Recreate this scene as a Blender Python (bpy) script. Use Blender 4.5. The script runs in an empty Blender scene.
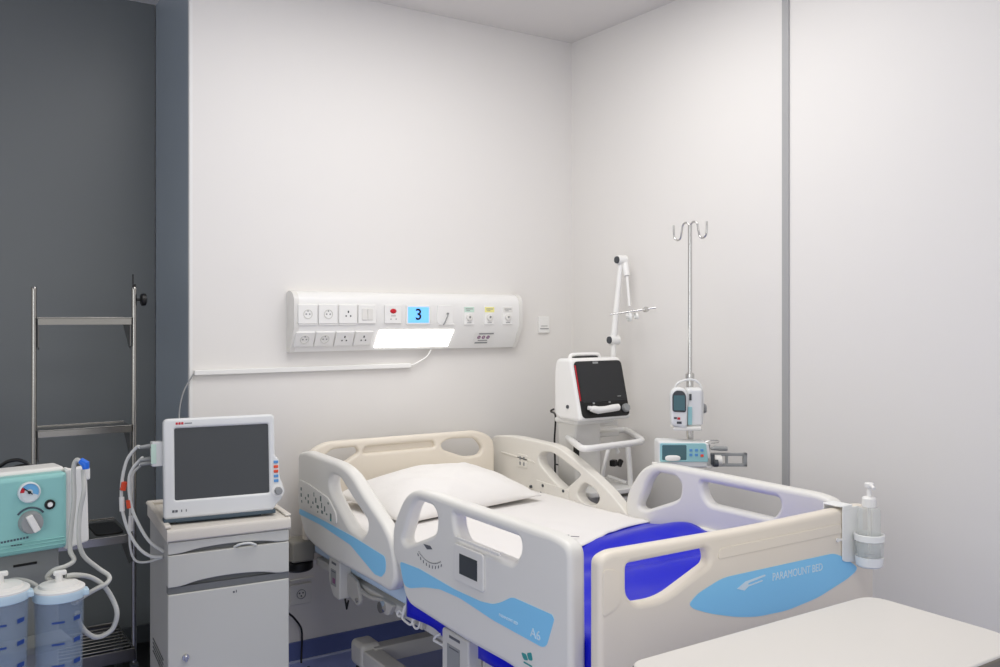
import bpy, bmesh, math, random
from mathutils import Vector, Matrix
from mathutils.geometry import tessellate_polygon
random.seed(7)
C = bpy.context.scene.collection
PI = math.pi

# ------------------------------------------------------------------ camera frame (metres)
F, HZ, EYE = 897.0, 316.0, 1.5
TH = math.atan2(1360, 897)
VX, VY = math.cos(TH), math.sin(TH)
RX, RY = math.sin(TH), -math.cos(TH)
CAM = Vector((-2.923, -3.747, EYE))
def at(px, py, **k):
    """the point of the room that lies on a given plane (x=, y= or z=)"""
    t = (px-500)/F
    r = Vector((VX+t*RX, VY+t*RY, (HZ-py)/F))
    a = list(k)[0]; i = 'xyz'.index(a)
    return CAM + r*((k[a]-CAM[i])/r[i])
def atd(px, py, d):
    t = (px-500)/F
    return CAM + Vector((VX+t*RX, VY+t*RY, (HZ-py)/F))*d

# ------------------------------------------------------------------ materials
def lin(c):
    return tuple((v/12.92 if v <= .04045 else ((v+.055)/1.055)**2.4) for v in (x/255 for x in c))
MATS = {}
def mat(name, rgb, rough=.5, metal=0, bump=0, bscale=200, alpha=1, emit=0, spec=.5, var=0, vscale=3, coat=0, trans=0, ior=1.45, stretch=None):
    m = bpy.data.materials.new(name); m.use_nodes = True
    nt = m.node_tree; b = nt.nodes['Principled BSDF']
    col = lin(rgb)+(1,)
    b.inputs['Base Color'].default_value = col
    b.inputs['Roughness'].default_value = rough
    b.inputs['Metallic'].default_value = metal
    b.inputs['Specular IOR Level'].default_value = spec
    b.inputs['Alpha'].default_value = alpha
    b.inputs['Coat Weight'].default_value = coat
    b.inputs['Transmission Weight'].default_value = trans
    b.inputs['IOR'].default_value = ior
    if emit:
        b.inputs['Emission Color'].default_value = col
        b.inputs['Emission Strength'].default_value = emit
    tc = nt.nodes.new('ShaderNodeTexCoord')
    vec = tc.outputs['Object']
    if stretch:
        mp = nt.nodes.new('ShaderNodeMapping'); mp.inputs['Scale'].default_value = stretch
        nt.links.new(vec, mp.inputs['Vector']); vec = mp.outputs['Vector']
    if var:
        n = nt.nodes.new('ShaderNodeTexNoise'); n.inputs['Scale'].default_value = vscale; n.inputs['Detail'].default_value = 3
        nt.links.new(vec, n.inputs['Vector'])
        mx = nt.nodes.new('ShaderNodeMix'); mx.data_type = 'RGBA'
        mx.inputs['A'].default_value = tuple(c*(1-var) for c in col[:3])+(1,)
        mx.inputs['B'].default_value = tuple(min(1, c*(1+var)) for c in col[:3])+(1,)
        nt.links.new(n.outputs['Fac'], mx.inputs['Factor'])
        nt.links.new(mx.outputs['Result'], b.inputs['Base Color'])
    if bump:
        n = nt.nodes.new('ShaderNodeTexNoise'); n.inputs['Scale'].default_value = bscale; n.inputs['Detail'].default_value = 2
        nt.links.new(vec, n.inputs['Vector'])
        bp = nt.nodes.new('ShaderNodeBump'); bp.inputs['Strength'].default_value = bump; bp.inputs['Distance'].default_value = .002
        nt.links.new(n.outputs['Fac'], bp.inputs['Height'])
        nt.links.new(bp.outputs['Normal'], b.inputs['Normal'])
    MATS[name] = m
    return m
M_wall = mat('wall_paint', (229, 226, 222), .75, bump=.05, bscale=300, var=.01, vscale=1.2)
M_ceil = mat('ceiling_paint', (222, 219, 215), .9, var=.01)
M_dark = mat('dark_panel', (112, 116, 117), .38, var=.05, vscale=.8, spec=.5)
M_side = mat('alcove_side', (152, 162, 172), .3, var=.04)
M_trim = mat('grey_joint', (168, 168, 168), .4, var=.02)
M_whitetrim = mat('white_corner', (232, 231, 228), .5, var=.01)
M_floor = mat('blue_vinyl', (140, 150, 200), .28, var=.06, vscale=25, bump=.03)
M_skirt = mat('navy_skirting', (92, 104, 156), .4, var=.05, vscale=10)
M_weld = mat('weld_line', (190, 196, 222), .4, var=.02)
M_cream = mat('cream_plastic', (230, 226, 217), .36, bump=.02, bscale=900, var=.01)
M_beige = mat('beige_plastic', (233, 224, 209), .38, bump=.02, bscale=900, var=.01)
M_rail = mat('rail_plastic', (230, 228, 222), .36, bump=.02, bscale=900, var=.01)
M_decal = mat('sky_blue_decal', (138, 208, 248), .4, var=.02)
M_white = mat('white_plastic', (236, 235, 232), .35, var=.008)
M_white2 = mat('offwhite_plastic', (226, 224, 219), .4, var=.01)
M_sheet = mat('white_linen', (238, 235, 232), .9, bump=.25, bscale=500, var=.01, spec=.2)
M_pillow = mat('pillow_linen', (240, 237, 233), .9, bump=1, bscale=28, var=.01, spec=.2)
M_blue = mat('royal_blue_sheet', (8, 18, 200), .34, bump=.1, bscale=300, var=.05, vscale=6, spec=.3)
M_pale = mat('pale_blue_ticking', (196, 216, 236), .7, bump=.1, bscale=400, var=.02)
M_steelp = mat('grey_powder_steel', (190, 187, 180), .45, var=.02)
M_frame = mat('light_frame_paint', (206, 204, 199), .45, var=.02)
M_chrome = mat('chrome', (205, 204, 202), .16, metal=1, var=.02)
M_steel = mat('brushed_steel', (160, 158, 154), .22, metal=1, var=.06, vscale=40, stretch=(.2, 1, 8))
M_sheets = mat('satin_steel', (120, 118, 116), .3, metal=1, var=.06, vscale=30)
M_bump = mat('warm_grey_block', (150, 146, 136), .5, var=.02)
M_black = mat('black_plastic', (18, 18, 19), .4, var=.03)
M_darkgrey = mat('dark_grey_plastic', (66, 70, 74), .45, var=.03)
M_screen = mat('switched_off_screen', (68, 71, 74), .22, var=.04, spec=.5)
M_vscreen = mat('ventilator_glass', (46, 47, 49), .16, var=.03, spec=.4)
M_lcd = mat('lcd_grey', (52, 58, 64), .25, var=.03)
M_teal = mat('turquoise_enamel', (138, 192, 188), .4, var=.015)
M_tealp = mat('teal_keypad', (150, 198, 202), .4, var=.02)
M_tealg = mat('teal_tinted_window', (74, 108, 114), .2, var=.05)
M_cab = mat('grey_laminate', (207, 206, 199), .45, var=.01)
M_cabtop = mat('warm_grey_top', (216, 210, 200), .42, var=.015)
M_cabside = mat('cabinet_side', (186, 185, 181), .45, var=.015)
M_groove = mat('groove_grey', (116, 118, 118), .5, var=.02)  # darker grey of the cabinet's strip, finger pulls and vent slots
M_mon = mat('monitor_shell', (222, 223, 222), .4, var=.01)
M_slate = mat('slate_blue_plastic', (70, 86, 98), .45, var=.02)
M_red = mat('red_plastic', (196, 28, 44), .35, var=.02)
M_orange = mat('orange_red_clip', (226, 78, 44), .4, var=.02)
M_bluekey = mat('blue_key', (92, 150, 206), .4, var=.02)
M_bluecap = mat('blue_cap', (24, 104, 214), .35, var=.02)
M_grey = mat('mid_grey_plastic', (148, 150, 150), .45, var=.02)
M_ink = mat('grey_print', (96, 98, 104), .6, var=.02)
M_inkg = mat('green_print', (104, 120, 116), .6, var=.02)
M_inkw = mat('white_print', (214, 232, 242), .5, var=.01)
M_inkp = mat('purple_print', (140, 92, 130), .6, var=.02)
M_inkn = mat('navy_print', (38, 66, 132), .5, var=.02)
M_green = mat('pale_green_label', (200, 224, 210), .5, var=.01)
M_yellow = mat('pale_yellow_label', (240, 234, 150), .5, var=.01)
M_table = mat('table_laminate', (224, 220, 213), .3, var=.012, vscale=6)
M_tedge = mat('table_edge', (122, 116, 106), .5, var=.03)
M_tube = mat('milky_tubing', (192, 192, 186), .35, var=.02, alpha=.92)
M_cable = mat('white_cable', (216, 217, 214), .45, var=.01)
M_clear = mat('clear_plastic', (228, 232, 230), .15, alpha=.30, var=.01)
M_frost = mat('frosted_plastic', (245, 246, 244), .4, alpha=.93, var=.01)
M_jar = mat('smoky_blue_jar', (146, 164, 186), .12, alpha=.26, var=.02)
M_collar = mat('pale_blue_collar', (186, 208, 220), .35, var=.01)
M_dial = mat('gauge_face', (206, 214, 216), .4, var=.01)
M_dialblue = mat('gauge_blue', (110, 176, 220), .4, var=.02)
M_lamp = mat('lamp_diffuser', (255, 253, 248), .5, emit=4)
M_disp = mat('backlit_number', (104, 172, 255), .4, emit=.8)
M_column = mat('suction_column_grey', (140, 142, 140), .5, var=.02)
M_tag = mat('green_led', (60, 150, 150), .5, var=.02)
M_basket = mat('basket_grey', (206, 206, 202), .5, var=.01)

# ------------------------------------------------------------------ mesh helpers
def fillet(pts, r, n=5):
    """round the corners of a closed 2D outline; r may be one number or one per corner"""
    out = []; N = len(pts)
    for i in range(N):
        p0, p, p1 = Vector(pts[i-1][:2]), Vector(pts[i][:2]), Vector(pts[(i+1) % N][:2])
        rr = r[i] if isinstance(r, (list, tuple)) else r
        a, b = p0-p, p1-p
        la, lb = a.length, b.length
        if rr <= 0 or la < 1e-6 or lb < 1e-6: out.append((p.x, p.y)); continue
        q = min(rr, .48*la, .48*lb)
        A, B = p+a*(q/la), p+b*(q/lb)
        for k in range(n+1):
            t = k/n
            v = A*(1-t)**2 + p*2*t*(1-t) + B*t*t
            out.append((v.x, v.y))
    res = []
    for p in out:
        if not res or (Vector(p)-Vector(res[-1])).length > 2e-4: res.append(p)
    if (Vector(res[0])-Vector(res[-1])).length < 2e-4: res.pop()
    return res
def area(p):
    return .5*sum(p[i-1][0]*p[i][1]-p[i][0]*p[i-1][1] for i in range(len(p)))
def catmull(pts, n=8, closed=False):
    P = [Vector(p) for p in pts]; N = len(P); out = []
    rng = N if closed else N-1
    for i in range(rng):
        p1, p2 = P[i], P[(i+1) % N]
        p0 = P[i-1] if (i > 0 or closed) else p1*2-p2
        p3 = P[(i+2) % N] if (i+2 < N or closed) else p2*2-p1
        for k in range(n):
            t = k/n
            out.append(.5*((2*p1)+(p2-p0)*t+(2*p0-5*p1+4*p2-p3)*t*t+(-p0+3*p1-3*p2+p3)*t**3))
    if not closed: out.append(P[-1])
    return out
def basis(O, U, V, W):
    U, V, W = Vector(U).normalized(), Vector(V).normalized(), Vector(W).normalized()
    m = Matrix((U, V, W)).transposed().to_4x4(); m.translation = Vector(O)
    return m
XZ = lambda y: basis((0, y, 0), (1, 0, 0), (0, 0, 1), (0, -1, 0))     # (x,z) outline facing the camera side
YZ = lambda x: basis((x, 0, 0), (0, 1, 0), (0, 0, 1), (1, 0, 0))
XY = lambda z: basis((0, 0, z), (1, 0, 0), (0, 1, 0), (0, 0, 1))

class MB:
    def __init__(s): s.bm = bmesh.new()
    def _v(s, co, M): return s.bm.verts.new(M @ Vector(co) if M else Vector(co))
    def _f(s, vs):
        try: return s.bm.faces.new(vs)
        except ValueError: return None
    def box(s, c, d, bev=0, seg=3, rot=None, M=None):
        t = bmesh.new(); bmesh.ops.create_cube(t, size=1)
        for v in t.verts: v.co = Vector((v.co.x*d[0], v.co.y*d[1], v.co.z*d[2]))
        if bev: bmesh.ops.bevel(t, geom=list(t.edges), offset=min(bev, .49*min(d)), segments=seg, affect='EDGES', profile=.5)
        R = Matrix.Translation(Vector(c))
        if rot: R = R @ (rot if isinstance(rot, Matrix) else Matrix.Rotation(rot, 4, 'Z'))
        if M: R = M @ R
        s.merge(t, R); return s
    def b2(s, lo, hi, bev=0, seg=3, M=None):
        lo, hi = Vector(lo), Vector(hi)
        return s.box((lo+hi)/2, tuple(abs(a) for a in (hi-lo)), bev, seg, None, M)
    def merge(s, t, R):
        me = bpy.data.meshes.new('t'); t.to_mesh(me); t.free(); me.transform(R)
        s.bm.from_mesh(me); bpy.data.meshes.remove(me)
    def tube(s, pts, r, seg=10, closed=False, sm=0, M=None):
        P = [Vector(p) for p in pts]
        if sm: P = catmull(P, sm, closed)
        N = len(P); rings = []
        rs = r if isinstance(r, (list, tuple)) else [r]*N
        def tan(i):
            a = P[i-1] if (i > 0 or closed) else P[i]
            b = P[(i+1) % N] if (i < N-1 or closed) else P[i]
            return (b-a).normalized()
        t0 = tan(0); n = t0.orthogonal().normalized()
        for i in range(N):
            t = tan(i); n = (n-t*n.dot(t))
            n = n.normalized() if n.length > 1e-6 else t.orthogonal().normalized()
            b = t.cross(n)
            rings.append([s._v(P[i]+(n*math.cos(a)+b*math.sin(a))*rs[i], M) for a in (2*PI*k/seg for k in range(seg))])
        for i in range(N if closed else N-1):
            A, B = rings[i], rings[(i+1) % N]
            off = 0
            if closed and i == N-1:
                off = min(range(seg), key=lambda o: sum((A[k].co-B[(k+o) % seg].co).length for k in range(seg)))
            for k in range(seg): s._f((A[k], A[(k+1) % seg], B[(k+1+off) % seg], B[(k+off) % seg]))
        if not closed: s._f(rings[0][::-1]); s._f(rings[-1])
        return s
    def cyl(s, p0, p1, r, r2=None, seg=24, M=None):
        return s.tube([p0, p1], [r, r if r2 is None else r2], seg, M=M)
    def lathe(s, prof, O=(0, 0, 0), axis=(0, 0, 1), seg=32, M=None, a0=0, a1=2*PI):
        ax = Vector(axis).normalized(); n = Vector((1, 0, 0)) if abs(ax.x) < .9 else Vector((0, 1, 0))
        n = (n-ax*n.dot(ax)).normalized(); b = ax.cross(n); O = Vector(O)
        full = abs(a1-a0-2*PI) < 1e-6; cnt = seg if full else seg+1
        rings = []
        for r, z in prof:
            if r < 1e-6: rings.append([s._v(O+ax*z, M)])
            else: rings.append([s._v(O+ax*z+(n*math.cos(a)+b*math.sin(a))*r, M) for a in (a0+(a1-a0)*k/seg for k in range(cnt))])
        for i in range(len(rings)-1):
            A, B = rings[i], rings[i+1]
            for k in range(seg):
                k2 = (k+1) % cnt
                if len(A) == 1 and len(B) == 1: continue
                if len(A) == 1: s._f((A[0], B[k2], B[k]))
                elif len(B) == 1: s._f((A[k], A[k2], B[0]))
                else: s._f((A[k], A[k2], B[k2], B[k]))
        return s
    def plate(s, outer, holes=(), th=.02, bev=.004, M=None, n=3, front=True, warp=None):
        """a board of thickness th cut to an outline, with holes and rounded edges; centred on w = 0"""
        loops = [outer if area(outer) > 0 else outer[::-1]] + [h if area(h) < 0 else h[::-1] for h in holes]
        bev = min(bev, th*.5)
        def inset(L, d):
            N = len(L); R = []
            for i in range(N):
                p0, p, p1 = Vector(L[i-1]), Vector(L[i]), Vector(L[(i+1) % N])
                e0, e1 = (p-p0).normalized(), (p1-p).normalized()
                n0, n1 = Vector((-e0.y, e0.x)), Vector((-e1.y, e1.x))
                m = (n0+n1); l = m.length
                m = m/l if l > 1e-6 else n0
                k = max(.5, m.dot(n0))
                R.append(p+m*(d/k))
            return R
        levels = []
        if bev > 0:
            for k in range(n+1):
                a = PI/2*k/n; levels.append((bev*(1-math.sin(a)), th/2-bev*(1-math.cos(a))))
            low = [(d, -h) for d, h in levels[::-1]]
            if abs(levels[-1][1]-low[0][1]) < 1e-6: low = low[1:]
            levels += low
        else: levels = [(0, th/2), (0, -th/2)]
        caps = {0: [], len(levels)-1: []}
        for L in loops:
            prev = None
            for li, (d, h) in enumerate(levels):
                pts = inset(L, d) if d else [Vector(p) for p in L]
                ring = [s._v((p.x, p.y, h) if not warp else warp(p.x, p.y, h), M) for p in pts]
                if li in caps: caps[li].append((pts, ring))
                if prev:
                    for k in range(len(ring)):
                        k2 = (k+1) % len(ring)
                        s._f((prev[k], ring[k], ring[k2], prev[k2]))
                prev = ring
        for li, data in caps.items():
            flat = [v for _, r in data for v in r]
            for tri in tessellate_polygon([[Vector((p.x, p.y, 0)) for p in pts] for pts, _ in data]):
                s._f(tuple(flat[i] for i in tri))
        return s
    def decal(s, outer, holes=(), M=None, th=.0012):
        return s.plate(outer, holes, th, 0, M)
    def text(s, body, size, M, th=.0008, align='CENTER', sx=1, bold=0):
        cu = bpy.data.curves.new('t', 'FONT'); cu.body = body; cu.size = size; cu.extrude = th/2
        cu.align_x = align; cu.align_y = 'CENTER'; cu.offset = bold; cu.resolution_u = 3
        o = bpy.data.objects.new('t', cu); C.objects.link(o)
        dg = bpy.context.evaluated_depsgraph_get()
        me = bpy.data.meshes.new_from_object(o.evaluated_get(dg))
        bpy.data.objects.remove(o); bpy.data.curves.remove(cu)
        me.transform(M @ Matrix.Diagonal((sx, 1, 1, 1))); s.bm.from_mesh(me); bpy.data.meshes.remove(me)
        return s
    def grid(s, fn, nu, nv, M=None, th=0):
        V = [[s._v(fn(i/nu, j/nv), M) for j in range(nv+1)] for i in range(nu+1)]
        for i in range(nu):
            for j in range(nv): s._f((V[i][j], V[i+1][j], V[i+1][j+1], V[i][j+1]))
        return s
    def blob(s, c, d, e1=.5, e2=.5, nu=24, nv=16, M=None, mod=None):
        """superellipsoid: a soft box"""
        f = lambda w, m: math.copysign(abs(w)**m, w)
        rings = []
        for j in range(nv+1):
            ph = -PI/2+PI*j/nv; r = []
            for i in range(nu):
                th = 2*PI*i/nu
                p = Vector((f(math.cos(ph), e1)*f(math.cos(th), e2)*d[0]/2, f(math.cos(ph), e1)*f(math.sin(th), e2)*d[1]/2, f(math.sin(ph), e1)*d[2]/2))
                if mod: p = mod(p)
                r.append(s._v(p+Vector(c), M))
                if j in (0, nv): break
            rings.append(r)
        for j in range(nv):
            A, B = rings[j], rings[j+1]
            for i in range(nu):
                i2 = (i+1) % nu
                if len(A) == 1: s._f((A[0], B[i2], B[i]))
                elif len(B) == 1: s._f((A[i], A[i2], B[0]))
                else: s._f((A[i], A[i2], B[i2], B[i]))
        return s

def wmat(o):
    m = o.matrix_basis.copy()
    return (wmat(o.parent) @ m) if o.parent else m
def obj(name, mb, m, parent=None, local=False, ang=38, wn=True):
    bm = mb.bm
    bmesh.ops.remove_doubles(bm, verts=bm.verts, dist=1e-6)
    bmesh.ops.recalc_face_normals(bm, faces=bm.faces)
    me = bpy.data.meshes.new(name); bm.to_mesh(me); bm.free()
    me.materials.append(m)
    o = bpy.data.objects.new(name, me); C.objects.link(o)
    if parent:
        if not local: me.transform(wmat(parent).inverted())
        o.parent = parent
    elif not local:
        xs = [v.co.x for v in me.vertices]; ys = [v.co.y for v in me.vertices]; zs = [v.co.z for v in me.vertices]
        b = Vector(((min(xs)+max(xs))/2, (min(ys)+max(ys))/2, min(zs)))
        me.transform(Matrix.Translation(-b)); o.location = b
    for p in me.polygons: p.use_smooth = True
    me.set_sharp_from_angle(angle=math.radians(ang))
    if wn:
        w = o.modifiers.new('wn', 'WEIGHTED_NORMAL'); w.keep_sharp = True
    return o
def thing(name, label, cat, loc=(0, 0, 0), rz=0, group=None):
    o = bpy.data.objects.new(name, None); C.objects.link(o); o.location = loc; o.rotation_euler = (0, 0, rz)
    o.empty_display_size = .1
    return tag(o, label, cat, group)
def tag(o, label, cat, group=None):
    o['label'] = label; o['category'] = cat
    if group: o['group'] = group
    return o
def struct(name, mb, m, **k):
    o = obj(name, mb, m, **k); o['kind'] = 'structure'; return o
def lab(o, t): o['label'] = t; return o

# ================================================================== THE SETTING
struct('floor', MB().b2((-5.2, -6, -.1), (.12, .75, 0)), M_floor)
struct('ceiling', MB().b2((-5.2, -6, 2.94), (.12, .75, 3.04)), M_ceil)
struct('wall_back', MB().b2((-1.955, 0, 0), (0, .74, 2.94)), M_wall)
struct('wall_right', MB().b2((0, -6, 0), (.12, .75, 2.94)), M_wall)
struct('wall_alcove', MB().b2((-5.2, .6, 0), (-1.97, .74, 2.94)), M_dark)
struct('trim_1', MB().b2((-1.968, -.004, 0), (-1.9555, .02, 2.94)), M_whitetrim)
struct('wall_alcove_side', MB().b2((-1.967, .02, 0), (-1.9555, .6, 2.94)), M_side)
struct('trim_2', MB().b2((-.008, -1.406, .09), (0, -1.373, 2.94), .002), M_trim)
struct('baseboard_back', MB().b2((-1.955, -.012, 0), (0, 0, .084), .003), M_skirt)
struct('baseboard_right', MB().b2((-.012, -6, 0), (0, 0, .084), .003), M_skirt)
struct('trim_3', MB().b2((-1.955, -.024, 0), (-.012, -.0125, .006)), M_weld)
struct('alcove_dark_sheet', MB().b2((-5.2, -.015, 0), (-1.968, .588, .004)), M_black)  # thin black sheet added over the alcove floor to darken it
struct('baseboard_alcove', MB().b2((-5.2, .588, 0), (-1.968, .6, .084), .003), M_darkgrey)

# ================================================================== BED
bed = thing('hospital_bed', 'cream electric hospital bed with blue-striped side rails in the room corner', 'bed', (-1.055, -1.12, 0))
# headboard (groove filled by a recessed back panel)
hb_out = fillet([(-1.54, .47), (-1.54, .915), (-1.455, .966), (-.68, .962), (-.592, .918), (-.592, .47)], [.02, .07, .07, .07, .07, .02], 6)
hb_h = [fillet([(-1.475, .872), (-1.425, .932), (-1.305, .933), (-1.293, .908), (-1.37, .866), (-1.46, .845)], .03),
        fillet([(-.885, .912), (-.845, .933), (-.70, .928), (-.66, .878), (-.675, .845), (-.755, .842), (-.872, .885)], .03),
        fillet([(-1.275, .902), (-1.265, .93), (-.925, .93), (-.915, .902)], .014)]
hb = obj('headboard', MB().plate(hb_out, hb_h, .038, .014, XZ(-.15), 4).b2((-1.29, -.148, .89), (-.9, -.134, .94)), M_beige, bed)
# footboard
fb_out = fillet([(-1.586, .40), (-1.586, .935), (-1.55, .948), (-1.06, .941), (-.585, .948), (-.535, .935), (-.535, .40)], [.03, .055, .03, .1, .03, .055, .03], 6)
fb_hole = fillet([(-1.503, .912), (-1.232, .912), (-1.218, .872), (-1.385, .808), (-1.475, .812), (-1.503, .838)], [.012, .016, .03, .05, .03, .03], 6)
fb_hole2 = [(-2.119-x, z) for x, z in fb_hole][::-1]
fbM = XZ(-2.12)
fb_rec = [(-.64+.03*math.cos(2*PI*k/24), .86+.036*math.sin(2*PI*k/24)) for k in range(24)]
fb = obj('footboard', MB().plate(fb_out, [fb_hole, fb_rec], .042, .014, fbM, 4)
         .b2((-.69, -2.114, .81), (-.58, -2.102, .91), .003)
         .plate(fillet([(-1.2, .878), (-1.19, .906), (-.70, .906), (-.69, .878)], .012), [], .004, .0018, XZ(-2.1415), 2)
         .plate(fillet([(-1.578, .80), (-1.578, .915), (-1.524, .90), (-1.524, .815)], [.01, .02, .04, .04]), [], .004, .0018, XZ(-2.1415), 2), M_beige, bed)
lens = fillet([(-1.301, .782), (-1.272, .803), (-1.18, .829), (-.725, .826), (-.681, .806), (-.612, .766), (-.66, .745), (-.80, .712), (-.93, .700), (-1.05, .705), (-1.13, .719), (-1.225, .745), (-1.285, .768)], .03)
dc = obj('decal', MB().decal(lens, M=XZ(-2.1418)), M_decal, fb)
t = MB().text('PARAMOUNT BED', .03, basis((-.885, -2.1428, .797), (1, 0, -.02), (0, 0, 1), (0, -1, 0)), sx=.86)
sw = [(-1.128, .792), (-1.095, .806), (-1.02, .812), (-1.018, .808), (-1.085, .800), (-1.085, .795), (-1.03, .799), (-1.03, .796), (-1.085, .791), (-1.1, .783)]
t.decal(sw, M=XZ(-2.1428), th=.0006)
lab(obj('lettering', t, M_inkw, dc), 'white lettering and arrow mark on the blue lens')

# ---- side rails: outlines in (y, z); the far ones mirror the near ones
foot_out = fillet([(-1.135, .565), (-1.095, .66), (-1.045, .70), (-1.036, .785), (-1.075, .85), (-1.13, .915), (-1.20, .945), (-1.30, .949), (-1.94, .949), (-2.008, .935), (-2.012, .58), (-1.95, .515), (-1.765, .557), (-1.5, .553)],
                  [.05, .04, .04, .08, .08, .06, .05, .05, .05, .045, .05, .06, .06, .06], 6)
foot_h1 = fillet([(-1.205, .912), (-1.315, .912), (-1.345, .888), (-1.338, .835), (-1.30, .815), (-1.15, .755), (-1.108, .762), (-1.14, .815), (-1.162, .868)], .035, 5)
foot_h2 = fillet([(-1.443, .912), (-1.79, .912), (-1.795, .88), (-1.765, .837), (-1.48, .837), (-1.45, .868)], [.012, .02, .04, .03, .03, .03], 5)
head_out = fillet([(-.165, .70), (-.165, .93), (-.25, .948), (-.59, .945), (-.70, .925), (-.80, .868), (-.97, .79), (-1.03, .742), (-1.06, .665), (-1.062, .61), (-1.02, .568), (-.93, .571), (-.50, .567), (-.33, .58), (-.24, .60)],
                  [.05, .03, .04, .08, .06, .08, .06, .05, .04, .04, .03, .04, .06, .05, .05], 6)
head_h = fillet([(-.498, .862), (-.525, .893), (-.60, .893), (-.72, .832), (-.845, .776), (-.845, .745), (-.80, .708), (-.69, .722), (-.60, .772), (-.515, .826)], .03, 5)
far_h1 = fillet([(-.458, .862), (-.485, .890), (-.565, .898), (-.65, .872), (-.775, .83), (-.653, .744), (-.562, .780), (-.475, .830)], .022, 5)
far_h2 = fillet([(-.778, .802), (-.853, .786), (-.882, .755), (-.862, .728), (-.825, .714), (-.765, .722), (-.735, .748)], .025, 5)
def grow(L, k):
    c = Vector((sum(p[0] for p in L)/len(L), sum(p[1] for p in L)/len(L)))
    return [tuple(c+(Vector(p)-c)*k) for p in L]
far_h1, far_h2 = grow(far_h1, 1.0), grow([(y-.008, z-.004) for y, z in far_h2], 1.08)
far_head = fillet([(-.07, .60), (-.07, .905), (-.11, .922), (-.25, .936), (-.59, .931), (-.70, .897), (-.88, .822), (-.96, .782), (-1.05, .722), (-1.10, .68), (-1.10, .60), (-1.03, .568), (-.5, .567), (-.2, .575)],
                  [.03, .03, .04, .08, .06, .08, .06, .05, .04, .04, .04, .06, .06, .06], 6)
NX, FX = -1.545, -.525
def up(r, name, mb, m): return obj(name, mb, m, r)
# near foot rail
nf = obj('side_rail', MB().plate(foot_out, [foot_h1, foot_h2], .052, .0165, YZ(NX), 5), M_rail, bed)
dcl = fillet([(-1.098, .692), (-1.234, .699), (-1.455, .690), (-1.601, .693), (-1.663, .702), (-1.708, .720), (-1.757, .747), (-1.936, .749), (-1.945, .740), (-1.913, .664), (-1.895, .654), (-1.663, .658), (-1.489, .672), (-1.366, .668), (-1.271, .650), (-1.165, .620), (-1.128, .622)], .018)
NO = NX-.0268                                   # outer skin of the near rails
fr = lambda y, z, dx=0: basis((NO-dx, y, z), (0, -1, 0), (0, 0, 1), (-1, 0, 0))
d1 = obj('decal', MB().decal(dcl, M=YZ(NO)), M_decal, nf)
obj('lettering', MB().text('A6', .034, fr(-1.865, .678, .001), sx=1.15).text('PARAMOUNT BED', .011, fr(-1.74, .682, .001)), M_inkw, d1)
bz = obj('control_screen', MB().plate(fillet([(-1.455, .722), (-1.455, .83), (-1.62, .83), (-1.62, .722)], .014), [], .008, .003, YZ(NO-.002)), M_white2, nf)
obj('display', MB().b2((NO-.0075, -1.59, .747), (NO-.005, -1.492, .806), .001), M_lcd, bz)
lab(bz, 'pale square bezel with dark display')
t = MB()
for k in range(9):
    a = -.5+1.0*k/8
    t.box((NO, -1.30-.155*math.sin(a), .878-.155*math.cos(a)), (.001, .0035, .009), rot=Matrix.Rotation(a, 4, 'X'))
for k in range(22):
    a = -.5+1.0*k/21; t.box((NO, -1.30-.143*math.sin(a), .878-.143*math.cos(a)), (.001, .0042, .0022), rot=Matrix.Rotation(a, 4, 'X'))
t.decal([(-1.262, .784), (-1.305, .787), (-1.318, .779), (-1.285, .772)], M=YZ(NO))
obj('angle_scale', t, M_ink, nf)
t = MB().decal(fillet([(-1.80, .612), (-1.812, .596), (-1.832, .60), (-1.822, .614)], .006), M=YZ(NO)).decal(fillet([(-1.826, .618), (-1.835, .602), (-1.852, .606), (-1.846, .626)], .006), M=YZ(NO))
t.b2((NO-.0006, -1.85, .588), (NO, -1.812, .592))
obj('leaf_mark', t, M_tag, nf)
obj('grip_strip', MB().plate(fillet([(-1.462, .843), (-1.462, .851), (-1.70, .851), (-1.70, .843)], .003), [], .006, .002, YZ(NO-.001)), M_rail, nf)
# near head rail
nh = obj('side_rail', MB().plate(head_out, [head_h], .052, .0165, YZ(NX), 5), M_rail, bed)
dcl = fillet([(-.19, .703), (-.418, .703), (-.725, .697), (-.985, .683), (-.995, .665), (-.992, .632), (-.96, .606), (-.907, .604), (-.794, .636), (-.702, .662), (-.418, .680), (-.19, .680)], .012)
obj('decal', MB().decal(dcl, M=YZ(NO)), M_decal, nh)
cp = obj('control_panel', MB().plate(fillet([(-.19, .825), (-.30, .822), (-.50, .80), (-.575, .755), (-.585, .712), (-.19, .712)], .02), [], .006, .002, YZ(NO-.001)), M_white2, nh)
t = MB()
for k, (y, z, w, h) in enumerate([(-.222, .79, .012, .012), (-.222, .765, .012, .014), (-.228, .74, .008, .01), (-.30, .775, .012, .012), (-.30, .75, .012, .012), (-.33, .735, .008, .008), (-.36, .79, .006, .016), (-.38, .77, .012, .02), (-.40, .748, .02, .012),
                                  (-.40, .728, .008, .006), (-.43, .785, .012, .02), (-.44, .76, .008, .02), (-.445, .735, .018, .012), (-.47, .752, .01, .02), (-.49, .735, .014, .006), (-.53, .735, .014, .02), (-.35, .755, .01, .01), (-.27, .76, .01, .01), (-.505, .78, .010, .008)]):
    t.b2((NO-.0048, y-w/2, z-h/2), (NO-.0038, y+w/2, z+h/2))
obj('control_icons', t, M_inkg, cp)
obj('led_mark', MB().b2((NO-.0048, -.537, .716), (NO-.0036, -.523, .726)), M_tag, cp)
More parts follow.
